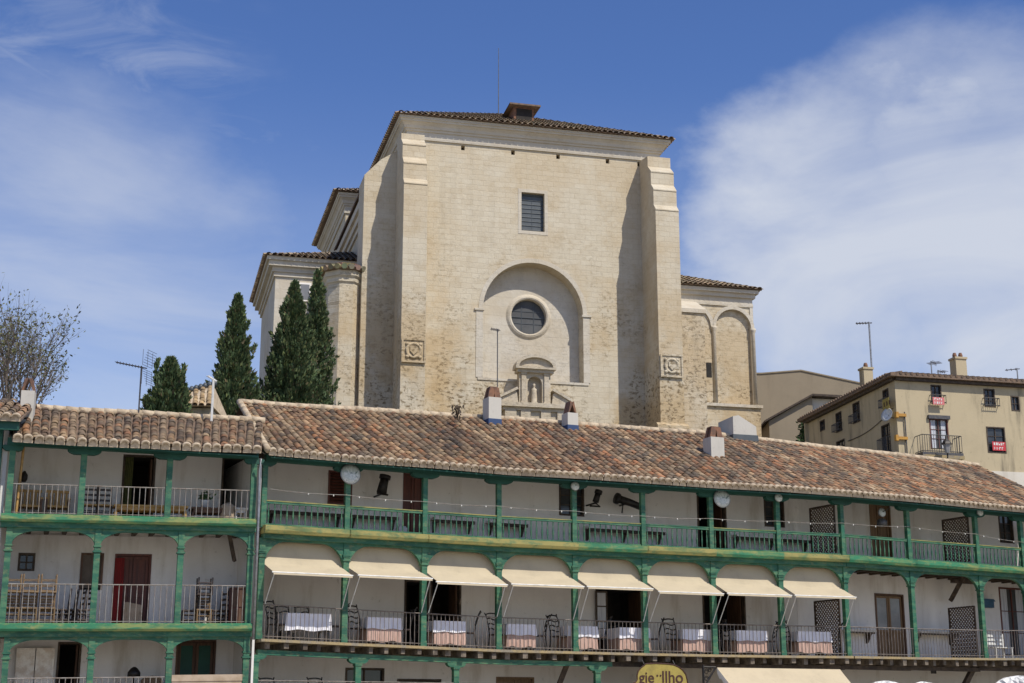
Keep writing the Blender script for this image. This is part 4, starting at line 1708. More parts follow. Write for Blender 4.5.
# buttresses
def front_buttress(x0, x1, z1, z2, mirror=1):
    m = MB()
    prof = [(.05, BASE), (-2.6, BASE), (-2.6, z1 - .08), (-2.63, z1 - .06), (-2.63, z1), (-2.32, z1 + .34), (-2.32, z1 + 1.22), (-2.35, z1 + 1.24), (-2.35, z1 + 1.30), (-1.95, z1 + 1.72), (-1.95, z1 + 2.45), (-1.98, z1 + 2.47), (-1.98, z1 + 2.53), (-1.45, z1 + 2.98), (-1.45, z2 - .22), (.05, z2)]
    m.sweepx(F0, prof, x0, x1)
    b = m.build('buttress', M['stone'], ch, local=True)
    m = MB()
    m.sweepx(F0, [(.02, 17.35), (-2.95, 17.35), (-2.95, 17.5), (-2.72, 17.68), (.02, 17.68)], x0 - .30, x1 + .12)
    m.box(F0, x0 - .18, x1 + .10, -2.84, .02, BASE, 17.349)
    m.build('plinth', M['stone'], b, local=True)
    # carved shield
    cx, cz = (x0 + x1) / 2 + (.02 if mirror else -.0), 20.92
    m = MB()
    m.box(F0, cx - .62, cx + .62, -2.66, -2.59, cz - .62, cz + .62)
    rect_frame(m, F0, cx - .66, cx + .66, cz - .66, cz + .66, -2.72, -2.661, .10)
    Fs = Matrix.Translation((cx, -2.66, cz)) @ Matrix.Rotation(R(90), 4, 'X')
    m.lathe(Fs, [(.44, 0), (.46, .06), (.36, .09), (.33, .045)], 20)
    m.prism(F0, [(cx - .2, cz + .2), (cx - .2, cz - .05), (cx, cz - .26), (cx + .2, cz - .05), (cx + .2, cz + .2)], -2.77, -2.66)
    for k in range(4):
        a = math.pi / 4 + k * math.pi / 2
        m.lathe(Matrix.Translation((cx + .49 * math.cos(a), -2.66, cz + .49 * math.sin(a))) @ Matrix.Rotation(R(90), 4, 'X'), [(.12, 0), (.09, .07), (.02, .09)], 8)
    m.build('carved_shield', M['stone'], b, local=True)


front_buttress(-.30, 1.02, 30.4, 33.95, 1)
front_buttress(14.22, 15.62, 30.1, 33.95, 0)
m = MB()
m.prism(F0, [(-2.12, BASE), (xl + .1, BASE), (xl + .1, 33.9), (-.3, 33.2), (-1.2, 32.6), (-2.12, 31.6)], -.04, 2.0)
sb = m.build('side_buttress', M['stone'], ch, local=True)
# pier with a tiled cap
m = MB()
m.lathe(Matrix.Translation((-2.95, .95, 0)) @ Matrix.Rotation(R(22.5), 4, 'Z'), [(1.0, BASE), (1.0, 25.2), (1.1, 25.3), (1.1, 25.5), (1.22, 25.62), (1.22, 25.9)], 8, False)
pr = m.build('corner_pier', M['stone'], ch, local=True)
m = MB()
rg_ = random.Random(9)
for k in range(22):
    a = 2 * math.pi * k / 22
    d_ = Vector((math.cos(a), math.sin(a), 0))
    for t0, t1 in ((1.42, .75), (.85, .1)):
        p0, p1 = Vector((-2.95, .95, 26.0 + (1.42 - t0) * .4)) + d_ * t0, Vector((-2.95, .95, 26.0 + (1.42 - t1) * .4)) + d_ * t1
        c = [x * rg_.uniform(.7, 1.2) for x in rg_.choice([(.36, .26, .15), (.30, .22, .13), (.27, .185, .11)])]
        m.tube([p0 + Vector((0, 0, .04)), p1], .17, 6, .06, tint=c)
m.lathe(Matrix.Translation((-2.95, .95, 0)), [(1.3, 25.9), (1.36, 25.98), (.1, 26.5)], 16, False, tint=(.18, .12, .07))
m.build('pier_cap', M['tile'], pr, local=True)
# side aisle, transept, chapel
m = MB()
m.box(F0, -1.6, xl, 1.5, 12.9, BASE, 30.6)
m.mesh([Vector(p) for p in ((-1.6, 1.5, 30.6), (xl, 1.5, 30.6), (xl, 1.5, 31.6), (-1.6, 12.9, 30.6), (xl, 12.9, 30.6), (xl, 12.9, 31.6))], ((0, 1, 2), (3, 5, 4)))
ai = m.build('aisle', M['stone'], ch, local=True)
m = MB()
for a, b, e in ((29.9, 30.2, .12), (30.2, 30.6, .26), (30.6, 31.0, .42)):
    m.box(F0, -1.6 - e, -1.0, 1.9, 12.85, a + .001, b)
m.build('cornice', M['stone_white'], ai, local=True)
m = MB()
m.mesh([Vector(p) for p in ((-2.15, 1.9, 31.1), (-2.15, 12.85, 31.1), (xl, 12.85, 32.3), (xl, 1.9, 32.3), (-2.15, 1.9, 31.22), (-2.15, 12.85, 31.22), (xl, 12.85, 32.42), (xl, 1.9, 32.42))],
       ((0, 1, 2, 3), (4, 5, 6, 7), (0, 1, 5, 4), (1, 2, 6, 5), (3, 0, 4, 7)))
m.build('aisle_roof', M['channel'], ai, local=True)
m = MB()
m.box(F0, -1.45, xl + .5, 12.9, 23.5, BASE, 33.95)
m.build('transept', M['stone'], ch, local=True)
cornice(-1.45, xr, 12.9, 23.5, 35.2, 'transept_cornice')
hip_roof(-1.45, 6, 12.9, 23.5, 35.02, R(24), .78, 'transept_roof')
m = MB()
m.box(F0, -6.5, -1.55, 4.2, 13.5, BASE, 26.9)
chp = m.build('side_chapel', M['stone_white'], ch, local=True)
m = MB()
for a, b, e in ((-1.1, -.85, .10), (-.849, -.55, .2), (-.549, -.25, .42), (-.249, -.02, .55)):
    m.box(F0, -6.5 - e, -1.62, 4.2 - e, 13.5 + e, 27.65 + a, 27.65 + b)
m.build('cornice', M['stone_white'], chp, local=True)
t_ = MB()
bed = MB()
a, b, c, d = (-7.15, 3.55, 27.62), (-1.6, 3.55, 27.62), (-1.6, 14, 27.62), (-7.15, 14, 27.62)
r0 = (-1.6, 7.2, 29.35)
bed.mesh([Vector(p) for p in (a, b, c, d, (-1.6, 8.2, 29.55))], ((0, 1, 4), (2, 3, 4), (3, 0, 4), (3, 2, 1, 0)))
tri_tiles(t_, Vector(a), Vector(b), Vector((-1.6, 8.2, 29.55)), Vector((-1.6, 8.2, 29.55)), .34, .5, random.Random(4))
tri_tiles(t_, Vector(d), Vector(a), Vector((-1.6, 8.2, 29.55)), Vector((-1.6, 8.2, 29.55)), .34, .5, random.Random(4))
o = t_.build('chapel_roof', M['tile'], chp, local=True)
bed.build('roof_bed', M['channel'], o, local=True)
m = MB()
hx, hz = cpx(305, 291, 4.1)
m.box(F0, hx - .35, hx + .35, 4.12, 4.25, hz - .6, hz + .5)
w_ = m.build('chapel_window', M['white_wood'], chp, local=True)
m = MB()
m.box(F0, hx - .25, hx + .25, 4.10, 4.121, hz - .5, hz + .4)
m.build('pane', M['glass_grey'], w_, local=True)

# aedicule under the round window
m = MB()
yA = -.5
ax0, az1 = cpx(518.5, 372, yA)
ax1, azb = cpx(552, 405, yA)
am = (ax0 + ax1) / 2 - .02
hw = (ax1 - ax0) / 2
nr = .42
zsN = azb + 1.15
wall_holes(m, F0, am - hw + .06, am - nr, azb, az1 - .02, [], yA)
wall_holes(m, F0, am + nr, am + hw - .06, azb, az1 - .02, [], yA)
aq = arch_pts(am, zsN, nr, 12)
for (xa, za), (xb, zb) in zip(aq, aq[1:]):
    cq(m, (xa, yA, za), (xb, yA, zb), (xb, yA, az1 - .02), (xa, yA, az1 - .02))
    cq(m, (xa, yA, za), (xb, yA, zb), (xb, yA + .42, zb), (xa, yA + .42, za))
for s in (-1, 1):
    cq(m, (am + s * nr, yA, azb), (am + s * nr, yA + .42, azb), (am + s * nr, yA + .42, zsN), (am + s * nr, yA, zsN))
    cq(m, (am + s * (hw - .06), yA, azb), (am + s * (hw - .06), 0, azb), (am + s * (hw - .06), 0, az1 - .02), (am + s * (hw - .06), yA, az1 - .02))
    a, b = sorted((am + s * (nr + .10), am + s * (nr + .36)))
    m.box(F0, a, b, yA - .10, yA - .002, azb + .12, az1 - .14)
    m.box(F0, a - .04, b + .04, yA - .14, yA - .001, az1 - .14, az1 - .02)
    m.box(F0, a - .04, b + .04, yA - .14, yA - .001, azb, azb + .12)
cq(m, (am - nr, yA + .42, azb), (am + nr, yA + .42, azb), (am + nr, yA + .42, zsN + nr), (am - nr, yA + .42, zsN + nr))
ae = m.build('niche', M['stone_white'], ch, local=True)
m = MB()
m.box(F0, am - hw - .08, am + hw + .08, yA - .20, .02, az1 - .02, az1 + .16)
m.box(F0, am - hw - .20, am + hw + .20, yA - .34, .02, az1 + .161, az1 + .28)
oa = arch_pts(am, az1 + .28, hw + .20, 14, .72)
ob = arch_pts(am, az1 + .28, hw + .02, 14, .54)
for k in range(14):
    m.prism(F0, [oa[k], oa[k + 1], ob[k + 1], ob[k]], yA - .34, .0)
m.prism(F0, ob, yA - .12, .0)
m.build('pediment', M['stone_white'], ae, local=True)
m = MB()
m.lathe(Matrix.Translation((am, yA + .2, 0)), [(.20, azb), (.22, azb + .1), (.17, azb + .16), (.18, azb + .4), (.15, azb + .7), (.16, azb + .88), (.05, azb + .98), (.085, azb + 1.04), (.09, azb + 1.14), (.03, azb + 1.22)], 10)
m.build('statue', M['stone_white'], ae, local=True)
m = MB()
sx0, sz1 = cpx(503, 405, -.6)
sx1, _ = cpx(570, 405, -.6)
m.box(F0, sx0 - .15, sx1 + .15, -.85, .02, azb - .24, azb - .001)
m.box(F0, sx0 - .02, sx1 + .02, -.68, .02, azb - .42, azb - .241)
m.box(F0, sx0 + .1, sx1 - .1, -.55, .02, BASE, azb - .421)
for a, b in ((sx0 + .1, sx0 + .75), (am - .85, am - .3), (am + .3, am + .85), (sx1 - .75, sx1 - .1)):
    m.box(F0, a, b, -.68, -.551, BASE, azb - .421)
m.build('niche_base', M['stone_white'], ae, local=True)
for s in (-1, 1):
    m = MB()
    x0_ = am + s * (hw + .0)
    x1_ = am + s * (hw + 1.0)
    m.prism(F0, [(x0_, azb), (x1_, azb), (x1_, azb + .22), (x0_ + s * .25, azb + .72), (x0_ + s * .08, azb + .62)], -.55, .0)
    m.prism(F0, [(x1_ + s * .1, azb + .22), (x1_ + s * .1, azb + .36), (x0_ + s * .1, azb + .9), (x0_ + s * .02, azb + .78)], -.68, .0)
    m.build('broken_pediment', M['stone_white'], ae, local=True)

# east chapel at the right with blind arches
yR = 3.0
m = MB()
bx0, bx1 = 15.4, 22.28
bc, br_ = 21.02, 1.14
bzs = 24.95
wall_holes(m, F0, bx0, bc - br_, 20.0, 27.0, [], yR)
wall_holes(m, F0, bc + br_, bx1, 20.0, 27.0, [], yR)
bp = arch_pts(bc, bzs, br_, 16)
for (xa, za), (xb, zb) in zip(bp, bp[1:]):
    cq(m, (xa, yR, za), (xb, yR, zb), (xb, yR, 27.0), (xa, yR, 27.0))
    cq(m, (xa, yR, za), (xb, yR, zb), (xb, yR + .16, zb), (xa, yR + .16, za))
for x in (bc - br_, bc + br_):
    cq(m, (x, yR, 20.0), (x, yR + .16, 20.0), (x, yR + .16, bzs), (x, yR, bzs))
cq(m, (bx1, yR, BASE), (bx1, yR + 12, BASE), (bx1, yR + 12, 27.0), (bx1, yR, 27.0))
m.box(F0, bx0, bx1 + .22, yR - .22, yR + .30, BASE, 20.0)
m.box(F0, bx0, bx1 + .02, yR + 10, yR + 12, BASE, 27.0)
ec = m.build('east_chapel', M['stone'], ch, local=True)
m = MB()
cq(m, (bx0, yR + .16, 19.9), (bx1 - .05, yR + .16, 19.9), (bx1 - .05, yR + .16, 26.9), (bx0, yR + .16, 26.9))
m.build('rubble_infill', M['stone'], ec, local=True)
m = MB()
for k in range(16):
    o1, o2 = arch_pts(bc, bzs, br_ + .004, 16), arch_pts(bc, bzs, br_ + .22, 16)
    m.prism(F0, [o1[k], o1[k + 1], o2[k + 1], o2[k]], yR - .12, yR - .002)
for x in (bc - br_ - .13, bc + br_ + .13):
    m.lathe(Matrix.Translation((x, yR - .04, 0)), [(.13, 20.2), (.13, bzs - .3), (.2, bzs - .12), (.2, bzs)], 8)
m.box(F0, bx1 - .14, bx1 + .06, yR - .06, yR + .2, 20.165, 26.3)
# part of the next arch showing beside the projecting mass
o1, o2 = arch_pts(bc - 2.62, bzs, br_ + .004, 16), arch_pts(bc - 2.62, bzs, br_ + .22, 16)
for k in range(8, 16):
    m.prism(F0, [o1[k], o1[k + 1], o2[k + 1], o2[k]], yR - .12, yR - .002)
m.box(F0, bx0, bx1 + .34, yR - .36, yR + .3, 19.98, 20.16)
m.build('blind_arch', M['stone_white'], ec, local=True)
m = MB()
for a, b, e in ((26.3, 26.5, .08), (26.5, 26.85, .05), (26.85, 27.1, .2), (27.1, 27.32, .36)):
    m.box(F0, bx0, bx1 + e, yR - e, yR + 12, a + .001, b)
m.build('cornice', M['stone_white'], ec, local=True)
t_, bed = MB(), MB()
a, b, c, d = Vector((bx0, yR - .5, 27.36)), Vector((bx1 + .5, yR - .5, 27.36)), Vector((bx0, yR + 5.5, 29.9)), Vector((bx1 - 4.5, yR + 5.5, 29.9))
e2 = Vector((bx1 + .5, yR + 11.5, 27.36))
bed.mesh([a, b, d, c, e2, Vector((bx0, yR + 11.5, 27.36))], ((0, 1, 2, 3), (1, 4, 2), (4, 5, 3, 2), (0, 5, 4, 1)))
tri_tiles(t_, a, b, c, d, .32, .5, random.Random(11))
tri_tiles(t_, b, e2, d, d, .32, .5, random.Random(12))
o = t_.build('chapel_roof', M['tile'], ec, local=True)
bed.build('roof_bed', M['channel'], o, local=True)
m = MB()
m.sweepx(F0, [(yR + .1, BASE), (1.4, BASE), (1.4, 25.3), (yR + .1, 26.3)], 15.5, 18.55)
m.build('rough_buttress', M['stone_rough'], ec, local=True)
m = MB()
m.sweepx(F0, [(1.3, 25.25), (1.3, 25.5), (yR, 26.45), (yR, 26.2)], 15.5, 18.65)
m.build('buttress_coping', M['stone_white'], ec, local=True)
m = MB()
sx, sz = cpx(709, 370, yR)
m.box(F0, sx - .17, sx + .17, yR - .02, yR + .1, sz - .45, sz + .45)
m.build('slit_window', M['dark'], ec, local=True)

# ------------------------------------------------------------------ APARTMENT HOUSE
A0 = Vector((18.823, 72.0))
da = Vector((.97, .243)).normalized()
dl = Vector((-.2, .98)).normalized()
apt = thing('apartment_house', 'buff rendered house on the hill with small balconies and banners in its windows', 'house', (22.5, 77.5, 0.0))
FA = FR(A0, A0 + da)
P = A0 + dl * 11.2
FS = FR(P, A0)
apz = 18.05
fr_open = [(931, 941.5, 385, 404, 'pane'), (984, 995, 389, 407, 'pane'), (1011, 1019.5, 396, 411, 'pane'), (930, 948.5, 419, 449, 'redpanes'), (987, 1005.5, 427, 453, 'pane')]
sd_open = [(883, 889, 389, 408, 'window'), (882, 890.5, 424, 454, 'pane'), (820, 825, 420, 431, 'window'), (836, 842, 412, 432, 'window'), (853, 860, 402, 423, 'window'), (836.5, 845, 440, 452, 'window')]
ho = conv(FA, [o + (None,) for o in fr_open], 0)
hs2 = conv(FS, [o + (None,) for o in sd_open], 0)
m = MB()
wall_holes(m, FA, 0, 11, 13.72, apz, [h[:4] for h in ho], 0, .12)
wall_holes(m, FS, 0, 11.2, 9.0, apz, [h[:4] for h in hs2], 0, .12)
m.box(FA, 10.9, 11, .01, 10.99, 9, apz)
m.box(FA, 0.3, 11, 11.0, 11.1, 9, apz)
m.build('wall', M['apt'], apt)
m = MB()
m.box(FA, -.03, 11.03, -.06, .3, 9.0, 13.72)
m.build('base_wall', M['apt_white'], apt)
wins = []
for h in ho:
    wins.append(fill_opening(apt, FA, h[0], h[1], h[2], h[3], 0, h[4]))
for h in hs2:
    wins.append(fill_opening(apt, FS, h[0], h[1], h[2], h[3], 0, h[4]))
m = MB()
ap_ = [A0 + dl * 11.2, A0.copy(), A0 + da * 11, A0 + da * 11 + dl * 11.2]
ctr = sum(ap_, Vector((0, 0))) / 4
o_ = [p + (p - ctr).normalized() * .55 for p in ap_]
v_ = [Vector((p.x, p.y, apz + .12)) for p in o_] + [Vector((p.x, p.y, apz + .3)) for p in o_]
rr0, rr1 = (ap_[0] + ap_[1]) / 2 + da * 5.5, (ap_[0] + ap_[1]) / 2 + da * 5.6
v_ += [Vector((rr0.x, rr0.y, apz + 1.5))]
m.mesh(v_, ((3, 2, 1, 0), (0, 1, 5, 4), (1, 2, 6, 5), (2, 3, 7, 6), (3, 0, 4, 7), (4, 5, 8), (5, 6, 8), (6, 7, 8), (7, 4, 8)))
ar_ = m.build('roof', M['channel'], apt)
m = MB()
for F, L, s in ((FA, 11, 1), (FS, 11.2, 1)):
    n = int(L / .30)
    for k in range(n):
        x = L * (k + .5) / n
        m.tube([F @ Vector((x, -.42, apz + .28)), F @ Vector((x, .5, apz + .46))], .08, 6)
m.build('roof_tile_row', M['channel'], ar_)
for F, L in ((FA, 11.0), (FS, 11.2)):
    m = MB()
    m.box(F, .0, L, -.22, -.005, apz - .03, apz + .10)
    m.build('eave_moulding', M['dark_timber'], ar_)


def rail_box(F, x0, x1, z0, h, d, par, slab=True, name='balcony'):
    m = MB()
    if slab:
        m.box(F, x0 - .04, x1 + .04, -d, -.003, z0 - .14, z0)
    for dz in (.06, h):
        m.tube([F @ Vector(p) for p in ((x0, -.01, z0 + dz), (x0, -d + .03, z0 + dz), (x1, -d + .03, z0 + dz), (x1, -.01, z0 + dz))], .022, 4)
    n = int((x1 - x0) / .13) + 1
    for k in range(n + 1):
        x = lerp(x0, x1, k / n)
        m.tube([F @ Vector((x, -d + .03, z0)), F @ Vector((x, -d + .03, z0 + h))], .014, 4)
    if d > .4:
        for s in (x0, x1):
            for q in (1, 2):
                y = -d + .03 + (d - .03) * q / 3
                m.tube([F @ Vector((s, y, z0)), F @ Vector((s, y, z0 + h))], .014, 4)
    return m.build(name, M['dark_metal'], par)


b0, bz = onf(FA, 922, 452, -.6)
b1, _ = onf(FA, 961, 452, -.6)
bal = rail_box(FA, b0, b1, bz, .85, .75, apt)
m = MB()
m.box(FA, b0 - .06, b1 + .06, -.80, -.004, bz - .30, bz - .141)
m.build('balcony_slab', M['plank'], bal)
for hi in (0, 1):
    h = ho[hi]
    rail_box(FA, h[0] - .08, h[1] + .12, h[2] + .0, .42, .22, apt, False, 'window_guard')
for hi in (0, 1, 3, 4):
    h = hs2[hi]
    rail_box(FS, h[0] - .05, h[1] + .05, h[2], .42 if hi != 1 else .75, .28, apt, hi == 1, 'window_guard' if hi != 1 else 'balcony')
m = MB()
h = ho[3]
m.box(FA, h[0] - .08, h[1] + .08, -.14, -.003, h[3] - .02, h[3] + .16)
m.build('blind_box', M['dark_metal'], apt)


def banner(F, u0, u1, v0, v1, mat_, label, rows, y=-.24):
    x0, z1 = onf(F, u0, v0, y)
    x1, z0 = onf(F, u1, v1, y)
    m = MB()
    m.box(F, x0, x1, y - .012, y, z0, z1)
    o = tag(m.build('banner', M[mat_]), label, 'banner', None)
    m = MB()
    rgn = random.Random(int(u0))
    for r in range(rows):
        zc = lerp(z0, z1, (r + .5) / rows)
        hh = (z1 - z0) / rows * .30
        x = x0 + .08
        while x < x1 - .14:
            w = rgn.uniform(.06, .10)
            # separate upright letter strokes, too small to read
            m.box(F, x, x + .03, y - .017, y - .0121, zc - hh, zc + hh)
            m.box(F, x + .031, x + w, y - .017, y - .0121, zc + (hh * .3 if rgn.random() < .5 else -hh), zc + (hh if rgn.random() < .7 else 0) + .001)
            x += w + .045
    WM[o.name] = Matrix()
    m.build('lettering', M['white_metal'], o)
    return o


banner(FA, 932.5, 944.5, 397, 405, 'pink_sign', 'faded pink red banner with white lettering hung under the small upper window', 2)
banner(FA, 992, 1006, 441.5, 451, 'red_sign', 'bright red banner with white lettering on the barred lower right window', 2, -.06)
x0, z1 = onf(FS, 882.5, 400, -.32)
x1, z0 = onf(FS, 889.5, 408, -.32)
m = MB()
m.box(FS, x0, x1, -.33, -.315, z0, z1)
o = tag(m.build('banner', M['yellow_sign']), 'yellow notice hung on the side window nearest the house corner', 'banner')
WM[o.name] = Matrix()
m = MB()
for k in range(3):
    m.box(FS, x0 + .12 + .3 * k, x0 + .24 + .3 * k, -.336, -.331, lerp(z0, z1, .3), lerp(z0, z1, .7))
m.build('lettering', M['sign_brown'], o)
# pipe with ochre fittings at the corner
m = MB()
x, z = onf(FA, 904.5, 412, -.08)
m.tube([FA @ Vector((x, -.08, 13.5)), FA @ Vector((x, -.08, z))], .035, 5)
pp = m.build('service_pipe', M['dark_metal'], apt)
m = MB()
for v in (415, 438):
    xx, zz_ = onf(FA, 899, v, -.10)
    m.box(FA, xx - .18, x + .05, -.16, -.06, zz_ - .07, zz_ + .07)
    m.box(FA, xx - .2, xx - .06, -.2, -.003, zz_ - .14, zz_ + .14)
m.build('gas_fitting', M['orange'], pp)
# chimneys of the house
for (u, v, w, h_) in ((866, 373, .26, 1.0), (958, 363, .31, 1.25)):
    p = aty(u, v, 77.0)
    m = MB()
    m.box(TR(p.x, p.y, 0, .24), -w, w, -w, w, apz, p.z + .15)
    m.box(TR(p.x, p.y, 0, .24), -w - .05, w + .05, -w - .05, w + .05, p.z - .05 + .201, p.z + .26)
    c = m.build('chimney', M['apt'], apt)
    m = MB()
    zt_ = p.z + .26
    for s in ((-.5, .5) if w > .3 else (0,)):
        m.lathe(TR(p.x + s * w, p.y, 0), [(.11, zt_), (.12, zt_ + .15), (.08, zt_ + .28)], 8)
    m.build('chimney_pot', M['brick'], c)
# wall lantern below the balcony
p = aty(947, 447, 71.2)
lt = thing('wall_lantern', 'black wall lantern on a bracket below the balcony of the buff house', 'lantern', tuple(p))
m = MB()
F = TR(p.x, p.y, p.z)
m.tube([F @ Vector((0, .9, -.8)), F @ Vector((0, .3, -.75)), F @ Vector((0, 0, -.5)), F @ Vector((0, 0, -.3))], .035, 6)
m.build('bracket', M['black_iron'], lt)
m = MB()
m.lathe(F, [(.10, -.3), (.20, .12), (.12, .13)], 6, False)
m.build('lantern_glass', M['glass_grey'], lt)
m = MB()
m.lathe(F, [(.26, .131), (.20, .25), (.07, .40), (.03, .55)], 6, False)
m.build('lantern_cap', M['black_iron'], lt)

# ------------------------------------------------------------------ BARN, SHED, SMALL HOUSE
Yb = 100
pts = [aty(u, v, Yb) for u, v in ((740, 374), (762, 374), (801, 371), (862, 384), (900, 392))]
bn = thing('barn', 'large drab windowless building with a shallow gable behind the church', 'barn', (22, 106, 0))
m = MB()
poly = [(pts[0].x, 10.0)] + [(p.x, p.z) for p in pts] + [(pts[-1].x, 10.0)]
m.prism(TR(0, Yb, 0), poly, 0, 14)
m.build('wall', M['barn'], bn)
m = MB()
for a, b in zip(pts, pts[1:]):
    m.prism(TR(0, Yb, 0), [(a.x, a.z + .002), (b.x, b.z + .002), (b.x, b.z + .09), (a.x, a.z + .09)], -.06, 14.2)
m.build('roof', M['barn'], bn)
Ys = 90
sd_ = thing('shed', 'low shed with a sloping roof between the church and the buff house', 'shed', (17.6, 92, 0))
q = [aty(u, v, Ys) for u, v in ((769, 421), (812, 396.5), (846, 398))]
m = MB()
m.prism(TR(0, Ys, 0), [(q[0].x, 10), (q[0].x, q[0].z), (q[1].x, q[1].z), (q[1].x, 10)], 0, 6)
m.build('wall', M['barn'], sd_)
m = MB()
m.prism(TR(0, Ys, 0), [(q[1].x + .003, 10), (q[1].x + .003, q[1].z - .05), (q[2].x, q[2].z - .05), (q[2].x, 10)], .3, 6)
m.build('upper_wall', M['apt_white'], sd_)
m = MB()
m.prism(TR(0, Ys, 0), [(q[0].x - .3, q[0].z - .12), (q[0].x - .3, q[0].z), (q[1].x - .02, q[1].z + .12), (q[2].x, q[2].z + .10), (q[2].x, q[2].z - .04), (q[1].x, q[1].z + .004)], -.3, 6.2)
m.build('roof', M['dark_timber'], sd_)

Yh = 60
hsx = thing('tiled_cottage', 'small cottage roof of yellowish tiles between two cypresses', 'cottage', (-12.6, 62, 0))
e0, e1 = aty(178, 405, Yh), aty(212, 405.5, Yh)
r0, r1 = aty(178, 395, Yh + 2.2), aty(214, 386, Yh + 2.2)
m = MB()
m.box(TR(0, 0, 0), e0.x + .2, e1.x - .1, Yh + .3, Yh + 4.2, 8, e0.z - .06)
m.build('wall', M['apt'], hsx)
m = MB()
rgn = random.Random(2)
tile_roof(m, e0, e1, r0, r1, .27, .45, [(.44, .34, .19), (.38, .28, .15), (.48, .38, .22)], rng=rgn, runs=False)
o = m.build('roof', M['tile'], hsx)
m = MB()
b0, b1 = Vector((e0.x, Yh + 4.4, e0.z)), Vector((e1.x, Yh + 4.4, e1.z))
m.mesh([e0, e1, r1, r0, b0, b1], ((0, 1, 2, 3), (3, 2, 5, 4), (0, 3, 4), (1, 5, 2), (0, 4, 5, 1)))
m.build('roof_bed', M['mortar'], o)
m = MB()
m.tube([r0 + Vector((0, 0, .05)), r1 + Vector((0, 0, .05))], .10, 6)
for k in range(9):
    p_ = lerp(r0, r1, k / 8)
    m.lathe(TR(p_.x, p_.y, p_.z), [(.11, 0), (.13, .14), (.05, .24)], 6)
m.build('ridge', M['slate'], o)

# ------------------------------------------------------------------ TREES
def leaf_quad(mb, p, d, s, rgn, col):
    """one small spray of foliage"""
    d = d.normalized()
    r = Vector((rgn.gauss(0, 1), rgn.gauss(0, 1), rgn.gauss(0, 1)))
    t = d.cross(r)
    if t.length < 1e-4:
        return
    t.normalize()
    w = s * rgn.uniform(.28, .5)
    mb.face([p - t * w * .5, p + d * s * .45 - t * w * .6, p + d * s, p + d * s * .5 + t * w * .6], col)


def cypress(u, vtop, Y, halfw_px, label, seed, n=5200, lean=0.0, tips=1, low=14.0, base_z=None, bulge=.35):
    top = aty(u, vtop, Y)
    bz = base_z if base_z is not None else min(low, terrain(top.x, Y)) - .2
    H = top.z - bz
    W = halfw_px / FPX * Y
    rgn = random.Random(seed)
    tr = thing('cypress_tree', label, 'tree', (top.x, Y, bz), 0, 'dark cypresses below the church')
    m = MB()
    m.tube([Vector((top.x, Y, bz)), Vector((top.x, Y, bz + H * .5)), Vector((top.x + lean, Y, bz + H * .92))], .28, 8, .03)
    for k in range(14):
        t = rgn.uniform(.15, .85)
        a = rgn.uniform(0, 6.28)
        p = Vector((top.x + lean * t, Y, bz + H * t))
        m.tube([p, p + Vector((math.cos(a) * W * .35 * (1 - t), math.sin(a) * W * .35 * (1 - t), .9))], .05, 5, .015)
    m.build('trunk', M['bark'], tr)
    m = MB()
    # upright flame-like sprays: each a small cone of leaf faces
    def prof(t):
        return (1 - t) ** .74 * (bulge + (1 - bulge) * min(1, (t + .16) / .32))

    def tint():
        g_ = rgn.uniform(.7, 1.3)
        if rgn.random() < .05:
            return (.15 * g_, .12 * g_, .06 * g_)
        return (.060 * g_, .100 * g_, .036 * g_) if rgn.random() < .72 else (.115 * g_, .140 * g_, .048 * g_)
    ph = [rgn.uniform(0, 6.28) for _ in range(4)]
    # the dense body, its surface lumped by upswept branches
    for k in range(int(n * .55)):
        t = rgn.random() ** 1.5
        a = rgn.uniform(0, 6.283)
        lump = 1 + .24 * math.sin(3 * a + 17 * t + ph[0]) + .17 * math.sin(5 * a - 31 * t + ph[1]) + .10 * math.sin(2 * a + 47 * t + ph[2])
        rr = W * .86 * prof(t) * lump * rgn.random() ** .38
        pos = Vector((top.x + lean * t + rr * math.cos(a), Y + rr * math.sin(a), bz + H * t * .985))
        dd = Vector((math.cos(a) * rgn.uniform(.1, .9), math.sin(a) * rgn.uniform(.1, .9), rgn.uniform(.4, 1.1)))
        leaf_quad(m, pos, dd, rgn.uniform(.12, .30), rgn, tint())
    # sprays standing proud of it make the ragged outline
    flames = []
    for k in range(300):
        t = rgn.random() ** 1.3 * .94
        a = rgn.uniform(0, 6.283)
        rr = W * prof(t) * rgn.uniform(.60, 1.16)
        fh = rgn.uniform(.45, 1.05) * (.40 + .75 * (1 - t)) * H / 11
        flames.append((Vector((top.x + lean * t + rr * math.cos(a), Y + rr * math.sin(a), bz + H * t * .95)), Vector((math.cos(a) * .45, math.sin(a) * .45, 1)).normalized(), fh, 1.0))
    flames.append((Vector((top.x + lean, Y, bz + H * .93)), Vector((0, 0, 1)), H * .07, 1.0))
    if tips == 1:
        tips = 0
    for k in range(tips):
        off = (k - (tips - 1) / 2) * W * .8
        for q in range(5):
            flames.append((Vector((top.x + lean + off, Y + rgn.uniform(-.1, .1), bz + H * (.72 + .055 * q - (.06 if k else 0)))), Vector((off * .12, 0, 1)).normalized(), H * .10 * (1 - q * .12), 1.6))
    per = int(n * .45) // len(flames)
    for p, d, fh, br in flames:
        wd = fh * .20
        for q in range(per):
            t = rgn.random()
            a = rgn.uniform(0, 6.283)
            rad = wd * (1 - t) ** .7 * rgn.random() ** .4
            pos = p + d * fh * t + Vector((math.cos(a) * rad, math.sin(a) * rad, 0))
            dd = d * .9 + Vector((math.cos(a), math.sin(a), 0)) * rgn.uniform(.1, .8) + Vector((0, 0, rgn.uniform(-.2, .2)))
            leaf_quad(m, pos, dd, rgn.uniform(.10, .24), rgn, tint())
    m.build('crown', M['leaf'], tr)
    return tr


